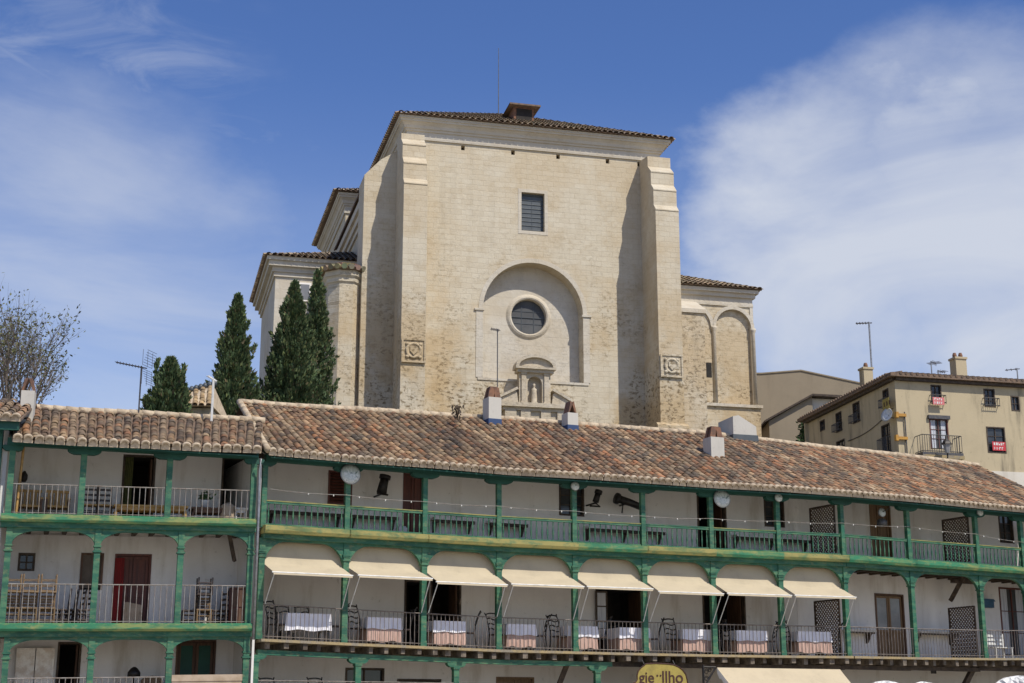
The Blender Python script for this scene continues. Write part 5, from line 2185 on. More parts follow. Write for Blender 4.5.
cypress(238, 294, 66, 43, 'broad cypress standing alone between the cottage roof and the church', 1, 44000, bulge=.95)
cypress(295, 281, 68, 47, 'tall cypress in front of the church side chapel, its edge ragged', 2, 50000, tips=1, bulge=1.0)
cypress(318, 270, 71, 27, 'slim dark cypress close against the church corner pier', 3, 20000, bulge=1.0)
cypress(171, 360, 58, 33, 'small cypress with two tips left of the cottage roof', 4, 30000, tips=2, bulge=.9, low=9.0, base_z=12.0)


def bare_tree(u, v, Y, H, label, seed, spread, lean):
    rgn = random.Random(seed)
    b = aty(u, v, Y)
    b.z = b.z - 3.0
    tr = thing('bare_tree', label, 'tree', tuple(b), 0, 'sparse trees behind the left roofs')
    br = MB()
    tips = []

    def grow(p, d, L, r, lev):
        pts = [p]
        q = p.copy()
        dd = d.copy()
        for k in range(4):
            dd = (dd + Vector((rgn.gauss(0, .09), rgn.gauss(0, .09), rgn.gauss(.02, .05)))).normalized()
            q = q + dd * L / 4
            pts.append(q.copy())
        br.tube(pts, r, 5 if lev < 2 else 3, r * .55, caps=False)
        if lev >= 4:
            tips.append((q, dd))
            return
        n = 3 if lev > 0 else 4
        for k in range(n + (1 if lev < 3 else 0)):
            t = rgn.uniform(.35, 1.0)
            i = min(3, int(t * 4))
            base = pts[i].lerp(pts[i + 1], t * 4 - i)
            side = Vector((rgn.gauss(0, 1), rgn.gauss(0, 1), rgn.gauss(.2, .5))).normalized()
            nd_ = (dd + side * rgn.uniform(.45, .85) + Vector((0, 0, .18))).normalized()
            grow(base, nd_, L * rgn.uniform(.50, .72), r * .50, lev + 1)
        tips.append((q, dd))
    for k in range(3):
        a = rgn.uniform(-1, 1)
        grow(b + Vector((.3 * (k - 1), .1 * k, 0)), Vector((lean + .07 * (k - 1), rgn.uniform(-.1, .1), 1)).normalized(), H * .62, .075, 0)
    br.build('branches', M['bark'], tr)
    lf = MB()
    for p, d in tips:
        for k in range(rgn.randint(1, 2)):
            g_ = rgn.uniform(.7, 1.3)
            leaf_quad(lf, p + Vector((rgn.gauss(0, .10), rgn.gauss(0, .10), rgn.gauss(0, .10))), Vector((rgn.gauss(0, 1), rgn.gauss(0, 1), rgn.gauss(.2, 1))), rgn.uniform(.09, .17), rgn, (.10 * g_, .105 * g_, .035 * g_))
    lf.build('leaves', M['leaf'], tr)


bare_tree(16, 402, 52, 5.3, 'sparse thin branched tree rising behind the left chimney', 21, 1.0, .05)
bare_tree(-10, 402, 54, 5.8, 'sparse tree cut by the left picture edge', 25, 1.0, -.02)
# shrub at the end of the buff house
b = aty(803, 446, 84.5)
sh_ = thing('ivy_bush', 'dark green bush between the shed and the buff house', 'bush', tuple(b))
m = MB()
m.tube([b + Vector((0, 0, -.6)), b + Vector((.1, 0, 1.2))], .06, 6, .03)
m.build('stem', M['bark'], sh_)
m = MB()
rgn = random.Random(31)
for k in range(700):
    t = rgn.random()
    a = rgn.uniform(0, 6.28)
    rad = (.42 + .18 * math.sin(t * 7)) * rgn.random() ** .5
    q = b + Vector((math.cos(a) * rad + .25 * t, math.sin(a) * rad, t * 1.8 - .4))
    g_ = rgn.uniform(.6, 1.3)
    leaf_quad(m, q, Vector((rgn.gauss(0, 1), rgn.gauss(0, 1), rgn.gauss(.2, 1))), .24, rgn, (.035 * g_, .075 * g_, .02 * g_))
for k in range(180):   # the yellowish lower sprig to the right
    q = b + Vector((.75 + rgn.gauss(0, .16), rgn.gauss(0, .15), .65 + rgn.gauss(0, .2)))
    g_ = rgn.uniform(.8, 1.4)
    leaf_quad(m, q, Vector((rgn.gauss(0, 1), rgn.gauss(0, 1), rgn.gauss(.2, 1))), .2, rgn, (.10 * g_, .11 * g_, .03 * g_))
m.build('foliage', M['leaf'], sh_)
# weed on the ridge before the church
b = aty(457, 414, 46.3)
wd = MB()
for k in range(60):
    leaf_quad(wd, b + Vector((rgn.gauss(0, .06), rgn.gauss(0, .06), rgn.uniform(-.22, .2))), Vector((rgn.gauss(0, .5), rgn.gauss(0, .5), 1)), .16, rgn, (.07, .05, .03))
recentre(tag(wd.build('dry_weed', M['leaf']), 'dry brown weed growing on the main roof ridge', 'weed'))


# ------------------------------------------------------------------ AERIALS
def aerial(u, vfoot, vtop, Y, label, boom, n, el, refl=0, mat_='grey_metal', name='tv_aerial', r=.022, sink=.15):
    top = aty(u, vtop, Y)
    ft = aty(u, vfoot, Y)
    a = thing(name, label, 'aerial', (top.x, Y, ft.z - sink), 0, 'aerials on the roofs')
    m = MB()
    m.tube([Vector((top.x, Y, ft.z - sink)), Vector((top.x, Y, top.z))], r, 5)
    m.build('mast', M[mat_], a)
    if not n:
        return a
    m = MB()
    (bx, bz, by), z = boom, top.z - .05
    p0 = Vector((top.x + .06, Y, z))
    p1 = p0 + Vector((bx, by, bz))
    m.tube([p0 - (p1 - p0) * .12, p1], r * .7, 4)
    d = (p1 - p0).normalized()
    s = d.cross(Vector((0, 0, 1))).normalized()
    for k in range(n):
        c = lerp(p0, p1, (k + .6) / n)
        m.tube([c - s * el, c + s * el], r * .42, 3)
        m.tube([c - Vector((0, 0, el * .35)), c + Vector((0, 0, el * .35))], r * .5, 3)
    if refl:
        for sg in (1, -1):
            for k in range(7):
                c = p0 + Vector((-.02 * k * (1 if bx > 0 else -1), 0, sg * (.06 + .07 * k)))
                m.tube([c - s * refl - d * .12, c + s * refl - d * .12], r * .30, 3)
            for j in (-1, 0, 1):
                c = p0 + s * refl * j - d * .12
                m.tube([c + Vector((0, 0, sg * .05)), c + Vector((0, 0, sg * .5))], r * .30, 3)
    m.build('boom', M[mat_], a)
    return a


aerial(141.5, 410, 366, 41.0, 'tall aerial with a long boom and mesh reflector above the left roof ridge', (-.85, .22, .25), 9, .12, .26, 'dark_metal', r=.024)
aerial(213.5, 416, 379, 41.2, 'pale short mast with a faint aerial beside the cottage', (-.25, .18, .2), 4, .1, 0, 'white_metal', r=.035)
aerial(497.5, 390, 329, c1p.y + .05, 'thin aerial mast tied to the white chimney in front of the church', (-.28, .03, -.1), 5, .14, 0, 'dark_metal', r=.018, sink=.5)
aerial(869, 376, 322, 77.2, 'tall slender aerial beside the left chimney of the buff house', (-.7, .05, .3), 5, .2, .0, 'grey_metal', r=.05, sink=.6)
aerial(931, 376, 361, 77.2, 'small crossed aerial on the buff house roof', (.35, 0, .5), 4, .35, .0, 'grey_metal', r=.035, sink=.8)
aerial(938, 376, 370, 77.6, 'low aerial just right of the crossed aerial', (.4, 0, .3), 3, .25, .0, 'grey_metal', r=.035, sink=.8)
aerial(1017, 381, 368, 77.2, 'aerial at the right end of the buff house roof', (-.6, 0, .3), 3, .2, .0, 'grey_metal', r=.035, sink=.8)


x, z = onf(FS, 887, 415, -.35)
sd2 = thing('satellite_dish', 'small white dish on the side wall of the buff house near its corner', 'dish', tuple(FS @ Vector((x, -.35, z))))
Fd = FS @ Matrix.Translation((x, -.35, z)) @ Matrix.Rotation(R(75), 4, 'X') @ Matrix.Rotation(R(25), 4, 'Y')
m = MB()
m.lathe(Fd, [(.06, -.10), (.22, -.05), (.34, .02), (.35, .03), (.22, -.03), (.06, -.075)], 16)
m.build('reflector', M['white_metal'], sd2)
m = MB()
m.tube([FS @ Vector((x, -.28, z)), FS @ Vector((x, -.15, z - .12)), FS @ Vector((x, -.002, z - .14))], .025, 5)
m.build('bracket', M['dark_metal'], sd2)
x1_, z1_ = onf(FS, 848, 441, -.03)
x2_, z2_ = onf(FS, 893, 408, -.03)
m = MB()
m.tube([FS @ Vector((lerp(x1_, x2_, k / 8), -.03, lerp(z1_, z2_, k / 8) - .25 * math.sin(math.pi * k / 8))) for k in range(9)], .022, 4)
m.build('cable', M['dark_metal'], apt)

# ------------------------------------------------------------------ AWNINGS
NTH = ['first', 'second', 'third', 'fourth', 'fifth', 'sixth', 'seventh', 'eighth', 'ninth']
for i in range(8):
    F, w = BAY[i], BW[i]
    o = Vector((PP[i][0], PP[i][1], 0))
    aw = thing('awning', 'cream cloth awning, %s from the left along the restaurant gallery' % NTH[i], 'awning', tuple(F @ Vector((w / 2, 0, ZB - .3))), 0, 'cream awnings of the restaurant gallery')
    rgn = random.Random(40 + i)
    y0, z0, y1, z1 = .26, 6.36, -.72 + .05 * math.sin(i * 3.7), 5.48 - .012 * i + .035 * math.sin(i * 2.1)
    tl_ = .03 * math.sin(i * 5.1)
    a, b = .09, w - .09
    m = MB()
    nu, nv = 14, 10
    V = []
    for j in range(nv + 1):
        t = j / nv
        for k in range(nu + 1):
            s = k / nu
            sag = -.06 * math.sin(math.pi * t) * (.6 + .4 * math.sin(math.pi * s))
            # steep behind the arch, then thrown outward by the arms
            yy = lerp(y0, .08, t / .55) if t < .55 else lerp(.08, y1, (t - .55) / .45)
            zz_ = lerp(z0, 5.78, t / .55) if t < .55 else lerp(5.78, z1 + tl_ * (s - .5) * 2 * 0 , (t - .55) / .45)
            V.append(F @ Vector((lerp(a, b, s) + .03 * t, yy, zz_ + sag * .5 + .007 * math.sin(s * 17 + i) * t + .010 * math.sin(s * 9 + 2 * i) * math.sin(math.pi * t))))
    n0 = (nu + 1)
    fs = [(j * n0 + k, j * n0 + k + 1, (j + 1) * n0 + k + 1, (j + 1) * n0 + k) for j in range(nv) for k in range(nu)]
    m.mesh(V, fs, smooth=True)
    # short valance
    V = []
    for k in range(nu + 1):
        s = k / nu
        V += [F @ Vector((lerp(a, b, s) + .03, y1 - .012, z1)), F @ Vector((lerp(a, b, s) + .03, y1 - .02, z1 - .07))]
    m.mesh(V, [(2 * k, 2 * k + 2, 2 * k + 3, 2 * k + 1) for k in range(nu)])
    m.build('canopy', M['awning'], aw)
    m = MB()
    m.tube([F @ Vector((a - .01, y1, z1 - .012)), F @ Vector((b + .05, y1, z1 - .012))], .022, 6)
    m.build('front_bar', M['white_metal'], aw)
    m = MB()
    m.tube([F @ Vector((a, y0 + .05, z0)), F @ Vector((b, y0 + .05, z0))], .045, 8)
    m.build('roller', M['awning'], aw)
    for x in (a + .06, b - .03):
        m = MB()
        q = 0 if x < w / 2 else 1
        m.tube([F @ Vector((x, y1, z1 - .03)), F @ Vector((x + (-.03 if q == 0 else .03), -.10, lerp(zf1(i), zf1(i + 1), x / w) + .90))], .014, 5)
        m.build('arm', M['white_metal'], aw)

# ------------------------------------------------------------------ RESTAURANT TABLES AND CHAIRS
def make_table(L, name='restaurant_table'):
    t = thing(name, 'x', 'table')
    m = MB()
    m.box(ID, -L / 2, L / 2, -.38, .38, .69, .735)
    m.build('table_top', M['brown_wood'], t)
    for sx_ in (-1, 1):
        for sy in (-1, 1):
            m = MB()
            m.box(ID, sx_ * (L / 2 - .08) - .028, sx_ * (L / 2 - .08) + .028, sy * .30 - .028, sy * .30 + .028, 0, .69)
            m.build('leg', M['chair_dark'], t)
    return t


def cloth(L, D, drop, z, e, seed, mat_, label, group, F, name):
    """cloth lying on a table: flat top, hanging folds"""
    rgn = random.Random(seed)
    m = MB()
    N = 12
    rim = []
    hx_, hy = L / 2 + e, D / 2 + e
    per = [(lerp(-hx_, hx_, k / N), -hy) for k in range(N)] + [(hx_, lerp(-hy, hy, k / 8)) for k in range(8)] + [(lerp(hx_, -hx_, k / N), hy) for k in range(N)] + [(-hx_, lerp(hy, -hy, k / 8)) for k in range(8)]
    n = len(per)
    V = []
    ph = rgn.uniform(0, 6)
    for lev in range(5):
        t = lev / 4
        for k, (x, y) in enumerate(per):
            f = 1 + t * (.05 + .035 * math.sin(k * 1.9 + ph))
            V.append(F @ Vector((x * f, y * f, z - drop * t * (1 + .05 * math.sin(k * .9 + ph)))))
    fs = [(l * n + k, l * n + (k + 1) % n, (l + 1) * n + (k + 1) % n, (l + 1) * n + k) for l in range(4) for k in range(n)]
    fs.append(tuple(range(n)))
    m.mesh(V, fs)
    return recentre(tag(m.build(name, M[mat_]), label, 'tablecloth', group))


def make_chair():
    c = thing('restaurant_chair', 'x', 'chair')
    m = MB()
    m.box(ID, -.21, .21, -.20, .21, .43, .465)
    m.build('seat', M['chair_dark'], c)
    for s in (-1, 1):
        m = MB()
        m.tube([Vector((s * .19, .18, 0)), Vector((s * .19, .185, .44))], .017, 6)
        m.build('leg', M['black_iron'], c)
        m = MB()
        m.tube([Vector((s * .18, -.27, 0)), Vector((s * .19, -.20, .25)), Vector((s * .19, -.18, .46))], .018, 6)
        m.build('leg', M['black_iron'], c)
        m = MB()
        m.tube([Vector((s * .19, -.18, .46)), Vector((s * .20, -.205, .65)), Vector((s * .205, -.27, .86)), Vector((s * .19, -.33, 1.0)), Vector((s * .215, -.37, 1.06))], .018, 6)
        m.build('back_post', M['black_iron'], c)
    for z, y in ((.60, -.20), (.74, -.23), (.88, -.285), (1.01, -.34)):
        m = MB()
        m.tube([Vector((lerp(-.2, .2, k / 8), y - .01 * math.sin(math.pi * k / 8), z + .028 * math.sin(math.pi * 2 * k / 8 * (1 if z < 1 else .5)))) for k in range(9)], .019, 5)
        m.build('back_slat', M['black_iron'], c)
    return c


def bay_of(u):
    return max(k for k in range(NB) if POST_U[k] <= max(u, 262))


proto_chair = make_chair()
chair_used = [False]


def place_chair(F, x, y, z, face, label, group):
    """face: angle of the seat front from the frame's +x"""
    t = F.to_3x3() @ Vector((1, 0, 0))
    rz = math.atan2(t.y, t.x) + face - math.pi / 2
    p = F @ Vector((x, y, z))
    if not chair_used[0]:
        chair_used[0] = True
        move(proto_chair, tuple(p), rz)
        proto_chair['label'] = label
        proto_chair['group'] = group
    else:
        dup(proto_chair, tuple(p), rz, label, group)


tabs = [(304, 1.20, 0), (379, .92, 1), (444, .92, 1), (516, .84, 1), (577, .88, 1), (629, .95, 1), (691, .95, 1), (745, .98, 1), (807, 1.12, 1)]
where = ['under the first awning', 'under the second awning', 'under the third awning', 'under the fourth awning', 'under the fifth awning', 'by the wide dark doorway',
         'under the sixth awning', 'under the seventh awning', 'beside the lower left lattice']
CH = [(1, 1, 0), (1, 1, 0), (1, 1, 1), (1, 1, 0), (1, 1, 0), (0, 1, 1), (1, 1, 0), (1, 1, 1), (1, 1, 0)]
for j, (u, L, two) in enumerate(tabs):
    i = bay_of(u)
    F = BAY[i]
    x, _ = onf(F, u, 625, .62)
    z = lerp(zf1(i), zf1(i + 1), x / BW[i]) - .018
    tt = make_table(L)
    t3 = F.to_3x3() @ Vector((1, 0, 0))
    rz = math.atan2(t3.y, t3.x)
    move(tt, tuple(F @ Vector((x, .62, z))), rz)
    tt['label'] = 'cloth covered restaurant table %s' % where[j]
    tt['group'] = 'dining tables of the restaurant gallery'
    FT = F @ Matrix.Translation((x, .62, z))
    if two:
        cloth(L, .76, .64, .742, .012, 60 + j, 'salmon', 'salmon undercloth below the white cloth on the table %s' % where[j], 'salmon undercloths', FT, 'undercloth')
    cloth(L, .76, .31 if two else .45, .752, .030, 80 + j, 'cloth', 'white tablecloth on the table %s' % where[j], 'white tablecloths', FT, 'tablecloth')
    a, b, c = CH[j]
    if a:
        place_chair(F, x - L / 2 - .20, .42, z, .36 + .14 * math.sin(j * 2.3), 'black wavy backed chair at the left end of the table %s' % where[j], 'black chairs of the restaurant gallery')
    if b:
        place_chair(F, x + L / 2 + .20, .44, z, math.pi - .36 + .14 * math.cos(j * 1.9), 'black wavy backed chair at the right end of the table %s' % where[j], 'black chairs of the restaurant gallery')
    if c:
        place_chair(F, x + .05, 1.42, z, -math.pi / 2, 'black wavy backed chair behind the table %s' % where[j], 'black chairs of the restaurant gallery')
    if j == 0:
        for dx_ in (-.28, .3):
            place_chair(F, x + dx_, 1.42, z, -math.pi / 2, 'black wavy backed chair behind the leftmost table, %s of two' % ('left' if dx_ < 0 else 'right'), 'black chairs of the restaurant gallery')
# extra folded table with a drooping cloth left of the doorway table
i = bay_of(605)
F = BAY[i]
x, _ = onf(F, 612, 625, 1.25)
z = lerp(zf1(i), zf1(i + 1), x / BW[i]) - .018
tt = make_table(.7)
t3 = F.to_3x3() @ Vector((1, 0, 0))
move(tt, tuple(F @ Vector((x, 1.45, z))), math.atan2(t3.y, t3.x))
tt['label'] = 'small table set back inside by the wide dark doorway'
tt['group'] = 'dining tables of the restaurant gallery'
cloth(.7, .76, .30, .752, .03, 99, 'cloth', 'white cloth on the small table set back by the wide doorway', 'white tablecloths', F @ Matrix.Translation((x, 1.45, z)), 'tablecloth')

# ------------------------------------------------------------------ LATTICE SCREENS, BENCHES
def lattice(i, z0, z1, label, post_u=None):
    F = BAY[i]
    x = .02 if post_u is None else post_u
    s = thing('lattice_screen', label, 'screen', tuple(F @ Vector((x, 1.1, z0))), 0, 'brown lattice dividers of the galleries')
    y0, y1 = .30, 1.50
    m = MB()
    for a, b, c, d in ((y0, y0 + .05, z0, z1), (y1 - .05, y1, z0, z1), (y0 + .05, y1 - .05, z0, z0 + .05), (y0 + .05, y1 - .05, z1 - .05, z1)):
        m.box(F, x - .025, x + .025, a, b, c, d)
    m.build('frame', M['dark_timber'], s)
    H, W = z1 - z0, y1 - y0
    for sg, nm in ((1, 'lath_up'), (-1, 'lath_down')):
        m = MB()
        st = .125
        k = -int(H / st) - 1
        while k * st < W + H:
            a = k * st
            # line y = a + t , z = t   (or mirrored)
            t0, t1 = max(0, -a), min(H, W - a)
            if t1 - t0 > .05:
                ya, yb = a + t0, a + t1
                za, zb = t0, t1
                if sg < 0:
                    ya, yb = W - ya, W - yb
                dx_ = .006 * sg
                m.tube([F @ Vector((x + dx_, y0 + ya, z0 + za)), F @ Vector((x + dx_, y0 + yb, z0 + zb))], .021, 4)
            k += 1
        m.build('lath', M['tan_lath'], s)


M['tan_lath'] = simple('brown_lath', (0.085, 0.055, 0.038), (0.13, 0.09, 0.065), 6, 0.8)
lattice(8, Z2, ZE - .05, 'brown lattice divider on the upper gallery beside the brown door')
lattice(10, Z2, ZE - .05, 'brown lattice divider on the upper gallery near the right end')
lattice(8, zf1(8) - .015, 5.45, 'brown lattice divider on the restaurant gallery behind the last table')
lattice(10, zf1(10) - .015, 5.45, 'brown lattice divider on the lower gallery beside the blue box')


def ledge(F, u0, u1, z0, y, label, v, top, mat_, apron):
    """long wall shelf carried on brackets"""
    x0, _ = onf(F, u0, v, y - .2)
    x1, _ = onf(F, u1, v, y - .2)
    b = thing('wall_shelf', label, 'shelf', tuple(F @ Vector(((x0 + x1) / 2, y, z0))), 0, 'long shelves along the gallery walls')
    m = MB()
    m.box(F, x0, x1, y - .38, y - .002, z0 + top - .07, z0 + top)
    m.build('shelf_board', M[mat_], b)
    m = MB()
    m.box(F, x0 + .03, x1 - .03, y - .34, y - .28, z0 + top - .07 - apron, z0 + top - .071)
    m.build('apron', M['dark_timber'], b)
    n = max(2, int((x1 - x0) / 1.1) + 1)
    for k in range(n):
        x = lerp(x0 + .12, x1 - .12, k / (n - 1))
        m = MB()
        m.sweepx(F, [(y - .27, z0 + top - .072), (y - .004, z0 + top - .072), (y - .004, z0 + top - .42), (y - .06, z0 + top - .40)], x - .035, x + .035)
        m.build('bracket', M['dark_timber'], b)


for n_, (u0, u1, v) in enumerate(((268, 343, 514), (350, 398, 519), (432, 474, 522), (488, 527, 524), (586, 664, 528), (734, 810, 536))):
    ledge(BACK1, u0, u1, Z2 - .02, DEP, 'dark edged wall shelf behind the upper balustrade, %s from the left' % NTH[n_], v, .80, 'plaster2', .09)
ledge(BACK2, 846, 873, 3.66, DEP, 'pale wall shelf on the lower gallery left of the glazed door', 632, .98, 'bench_stone', .05)
ledge(BACK2, 917, 956, 3.70, DEP, 'pale wall shelf on the lower gallery between glazed door and lattice', 632, .98, 'bench_stone', .05)
# small white chair-bench, right end
F = BAY[10]
x, _ = onf(F, 1000, 648, .9)
z = zf1(10) - .015
wb_ = thing('garden_bench', 'small white bench with slatted back at the right end of the lower gallery', 'bench', tuple(F @ Vector((x, .9, z))))
m = MB()
for k in range(4):
    m.box(F, x - .42, x + .42, .70 + .1 * k, .78 + .1 * k, z + .40, z + .43)
m.build('seat', M['white_metal'], wb_)
m = MB()
for k in range(3):
    m.box(F, x - .42, x + .42, 1.11, 1.135, z + .52 + .13 * k, z + .60 + .13 * k)
m.build('backrest', M['white_metal'], wb_)
for a in (-.38, .38):
    for y in (.73, 1.12):
        m = MB()
        m.box(F, x + a - .022, x + a + .022, y - .022, y + .022, z, z + (.40 if y < 1 else .90))
        m.build('leg', M['white_metal'], wb_)
# blue box on the wall
x, z = onf(BACK2, 985, 605, DEP)
m = MB()
m.box(BACK2, x - .28, x + .28, DEP - .16, DEP - .003, z - .10, z + .12)
m.prism(BACK2, [(x - .32, z + .121), (x + .32, z + .121), (x + .24, z + .2), (x - .24, z + .2)], DEP - .2, DEP - .003)
recentre(tag(m.build('letter_box', M['blue_paint']), 'blue box fixed to the white wall right of the lower lattice', 'box'))

# white paned leaf folded back beside the wide doorway, dark red leaf of the left door
x0, z1 = onf(BACK1, 595.5, 591, DEP - .1)
x1, _ = onf(BACK1, 607, 591, DEP - .1)
m = MB()
rect_frame(m, BACK1, x0, x1, 3.66, z1, DEP - .12, DEP - .08, .05)
for q in (.28, .52, .76):
    m.box(BACK1, x0 + .05, x1 - .05, DEP - .115, DEP - .085, lerp(3.66, z1, q) - .02, lerp(3.66, z1, q) + .02)
lf_ = m.build('casement', M['dark_timber'], house, 'dark framed casement with white panes folded back on the wall')
m = MB()
m.box(BACK1, x0 + .05, x1 - .05, DEP - .105, DEP - .09, 4.45, z1 - .05)
m.build('pane', M['curtain'], lf_)
m = MB()
m.box(BACK1, x0 + .05, x1 - .05, DEP - .105, DEP - .09, 3.71, 4.449)
m.build('panel', M['brown_wood'], lf_)
x0, z1 = onf(FL, 115.5, 558, LDEP - .05)
x1, _ = onf(FL, 125, 558, LDEP - .05)
m = MB()
for k in range(6):
    x = lerp(x0 + .03, x1 - .03, k / 5)
    m.tube([FL @ Vector((x, LDEP - .05, L1 + .0)), FL @ Vector((x, LDEP - .045, z1))], .03, 6)
m.build('red_curtain', M['red_cloth'], wing)

# ------------------------------------------------------------------ LAMPS, SPOTLIGHTS, CABLE
def disc_lamp(u, v, r, label, F, y=-.14, size='large', hang=True):
    x, z = onf(F, u, v, y)
    c = F @ Vector((x, y, z))
    d = thing('round_lamp', label, 'lamp', tuple(c), 0, 'round reflector lamps along the galleries')
    Fx = F @ Matrix.Translation((x, y, z)) @ Matrix.Rotation(R(90), 4, 'X') @ Matrix.Rotation(R(-6), 4, 'X')
    m = MB()
    m.lathe(Fx, [(r * .25, -.12), (r * .72, -.08), (r, -.01), (r, .012), (r * .93, .02)], 28)
    m.build('lamp_housing', M['grey_metal'], d)
    m = MB()
    m.lathe(Fx, [(r * .92, .016), (r * .92, .024), (r * .6, .05), (r * .2, .062)], 28)
    m.build('lamp_glass', M['disc'], d)
    m = MB()
    m.tube([F @ Vector((x, y + .06, z)), F @ Vector((x - .02, -.06, z + r * .6)), F @ Vector((x - .05, -.05, min(z + r * 1.2, ZE + .1)))], .016, 5)
    m.build('bracket', M['dark_metal'], d)


disc_lamp(350.5, 474, .295, 'large round glass lamp at the second upper post of the main gallery', BAY[1])
disc_lamp(722, 498.5, .29, 'large round glass lamp beside the seventh upper post of the main gallery', BAY[6])
disc_lamp(256.5, 462.5, .13, 'small round lamp at the corner between the two gallery houses', BAY[0], -.15)
disc_lamp(575, 486, .14, 'small round lamp at the post near the wall spotlights', BAY[4], -.15)
disc_lamp(778.5, 497.5, .14, 'small round lamp two posts right of the right large lamp', BAY[6], -.15)
disc_lamp(882, 512.5, .15, 'round lamp hanging in front of the brown upper door', BAY[8], .35)
disc_lamp(980, 512, .14, 'small white round lamp right of the upper right lattice', BAY[10], -.15)
m = MB()   # dark lower body of the lamp before the door
x, z = onf(BAY[8], 882, 523, .40)
m.lathe(BAY[8] @ Matrix.Translation((x, .40, 0)), [(.10, z - .12), (.17, z - .08), (.17, z + .08), (.08, z + .14)], 10)
lb = recentre(tag(m.build('lamp_ballast', M['dark_metal']), 'dark round fitting just under the lamp at the brown upper door', 'fitting'))


def spot(F, pts, r0, r1, label, brk):
    y = 1.55
    P3 = [F @ Vector((*onf(F, u, v, y)[:1], y, onf(F, u, v, y)[1])) for u, v in pts]
    s = thing('spotlight', label, 'spotlight', tuple(P3[0]), 0, 'black spotlights on the upper gallery wall')
    m = MB()
    m.tube(P3, r0, 10, r1)
    d = (P3[-1] - P3[0]).normalized()
    m.tube([P3[0] - d * .05, P3[0] + d * .06], r0 * 1.4, 10)
    m.build('barrel', M['black_iron'], s)
    m = MB()
    b3 = [F @ Vector((onf(F, u, v, y)[0], y + .0, onf(F, u, v, y)[1])) for u, v in brk]
    m.tube(b3, .03, 6)
    e = b3[-1]
    n = F.to_3x3() @ Vector((0, 1, 0))
    m.tube([e, e + n * (.62)], .028, 6)
    m.build('bracket', M['black_iron'], s)
    return s


spot(BACK1, [(385, 477), (381.5, 493)], .12, .15, 'black upright spotlight near the red brown upper door', [(377, 493), (388, 495), (381, 494)])
spot(BACK1, [(598.5, 492), (595.5, 502)], .085, .10, 'black hooked spotlight at the wall right of the small window', [(590, 506), (600, 506.5), (595.5, 503)])
spot(BACK1, [(617, 498.5), (630, 502.5), (643, 508)], .125, .10, 'black long slanting spotlight at the upper gallery wall', [(622, 513), (623, 503), (629, 503)])
# cable along the upper gallery
pts = []
cabs = [(270, 489), (346, 495), (424, 501.5), (498, 506), (574, 511), (643, 516), (711, 518.5), (778, 521), (842, 523), (908, 526.5), (976, 534), (1021, 542), (1070, 551)]
for k, (u, v) in enumerate(cabs):
    i = min(bay_of(u), NB - 1)
    x, z = onf(BAY[i], u, v, -.10)
    pts.append(BAY[i] @ Vector((x, -.10, z)))
full = []
for a, b in zip(pts, pts[1:]):
    for k in range(6):
        t = k / 6
        full.append(lerp(a, b, t) + Vector((0, 0, -.035 * math.sin(math.pi * t))))
full.append(pts[-1])
cb = thing('light_string', 'pale cable with small bulbs strung along the upper gallery posts', 'cable', tuple(full[0]))
m = MB()
m.tube(full, .008, 5)
m.build('cable', M['rail_grey'], cb)
for k in range(3, len(full), 2):
    m = MB()
    p_ = full[k]
    m.lathe(TR(p_.x, p_.y, p_.z), [(.010, .005), (.015, -.015), (.02, -.035), (.008, -.05)], 6)
    m.build('bulb', M['white_metal'], cb)
# blue-white container behind the balusters
F = BACK1
x, _ = onf(F, 402, 526, 1.5)
m = MB()
m.box(F, x - .13, x + .13, 1.4, 1.7, Z2 - .018, Z2 + .36)
m.box(F, x - .10, x + .10, 1.43, 1.67, Z2 + .36, Z2 + .40)
m.box(F, x - .05, x + .05, 1.5, 1.6, Z2 + .40, Z2 + .47)
recentre(tag(m.build('plastic_drum', M['pot']), 'white plastic drum behind the upper balustrade by the red brown door', 'drum'))

# ------------------------------------------------------------------ LEFT WING FURNITURE
def pl_l(u, v, y):
    return onf(FL, u, v, y)


TL = FL.to_3x3() @ Vector((1, 0, 0))
RZL = math.atan2(TL.y, TL.x)


def lz(x, z):
    return (FL @ Vector((x, 0, z))).z


def ladder_chair(kind):
    """rush seated ladder back chair"""
    wood, seat = {'pale': ('chair_wood', 'chair_wood'), 'dark': ('chair_dark', 'yellow_wood'), 'black': ('chair_dark', 'chair_dark')}[kind]
    c = thing('ladder_back_chair', 'x', 'chair')
    m = MB()
    m.box(ID, -.20, .20, -.18, .20, .42, .455)
    m.build('seat', M[seat], c)
    for s in (-1, 1):
        m = MB()
        m.tube([Vector((s * .18, .18, 0)), Vector((s * .18, .18, .45))], .02, 6)
        m.build('leg', M[wood], c)
        m = MB()
        m.tube([Vector((s * .18, -.19, 0)), Vector((s * .18, -.18, .5)), Vector((s * .18, -.22, .98))], .021, 6)
        m.build('back_leg', M[wood], c)
    for z in (.58, .72, .86):
        m = MB()
        m.box(ID, -.17, .17, -.215, -.195, z, z + .055)
        m.build('back_slat', M[wood], c)
    for z in (.14, .28):
        m = MB()
        m.tube([Vector((-.18, .18, z)), Vector((.18, .18, z))], .013, 5)
        m.tube([Vector((-.18, -.185, z)), Vector((.18, -.185, z))], .013, 5)
        m.tube([Vector((-.18, .18, z + .05)), Vector((-.18, -.185, z + .05))], .013, 5)
        m.tube([Vector((.18, .18, z + .05)), Vector((.18, -.185, z + .05))], .013, 5)
        m.build('stretcher', M[wood], c)
    return c


protos = {}


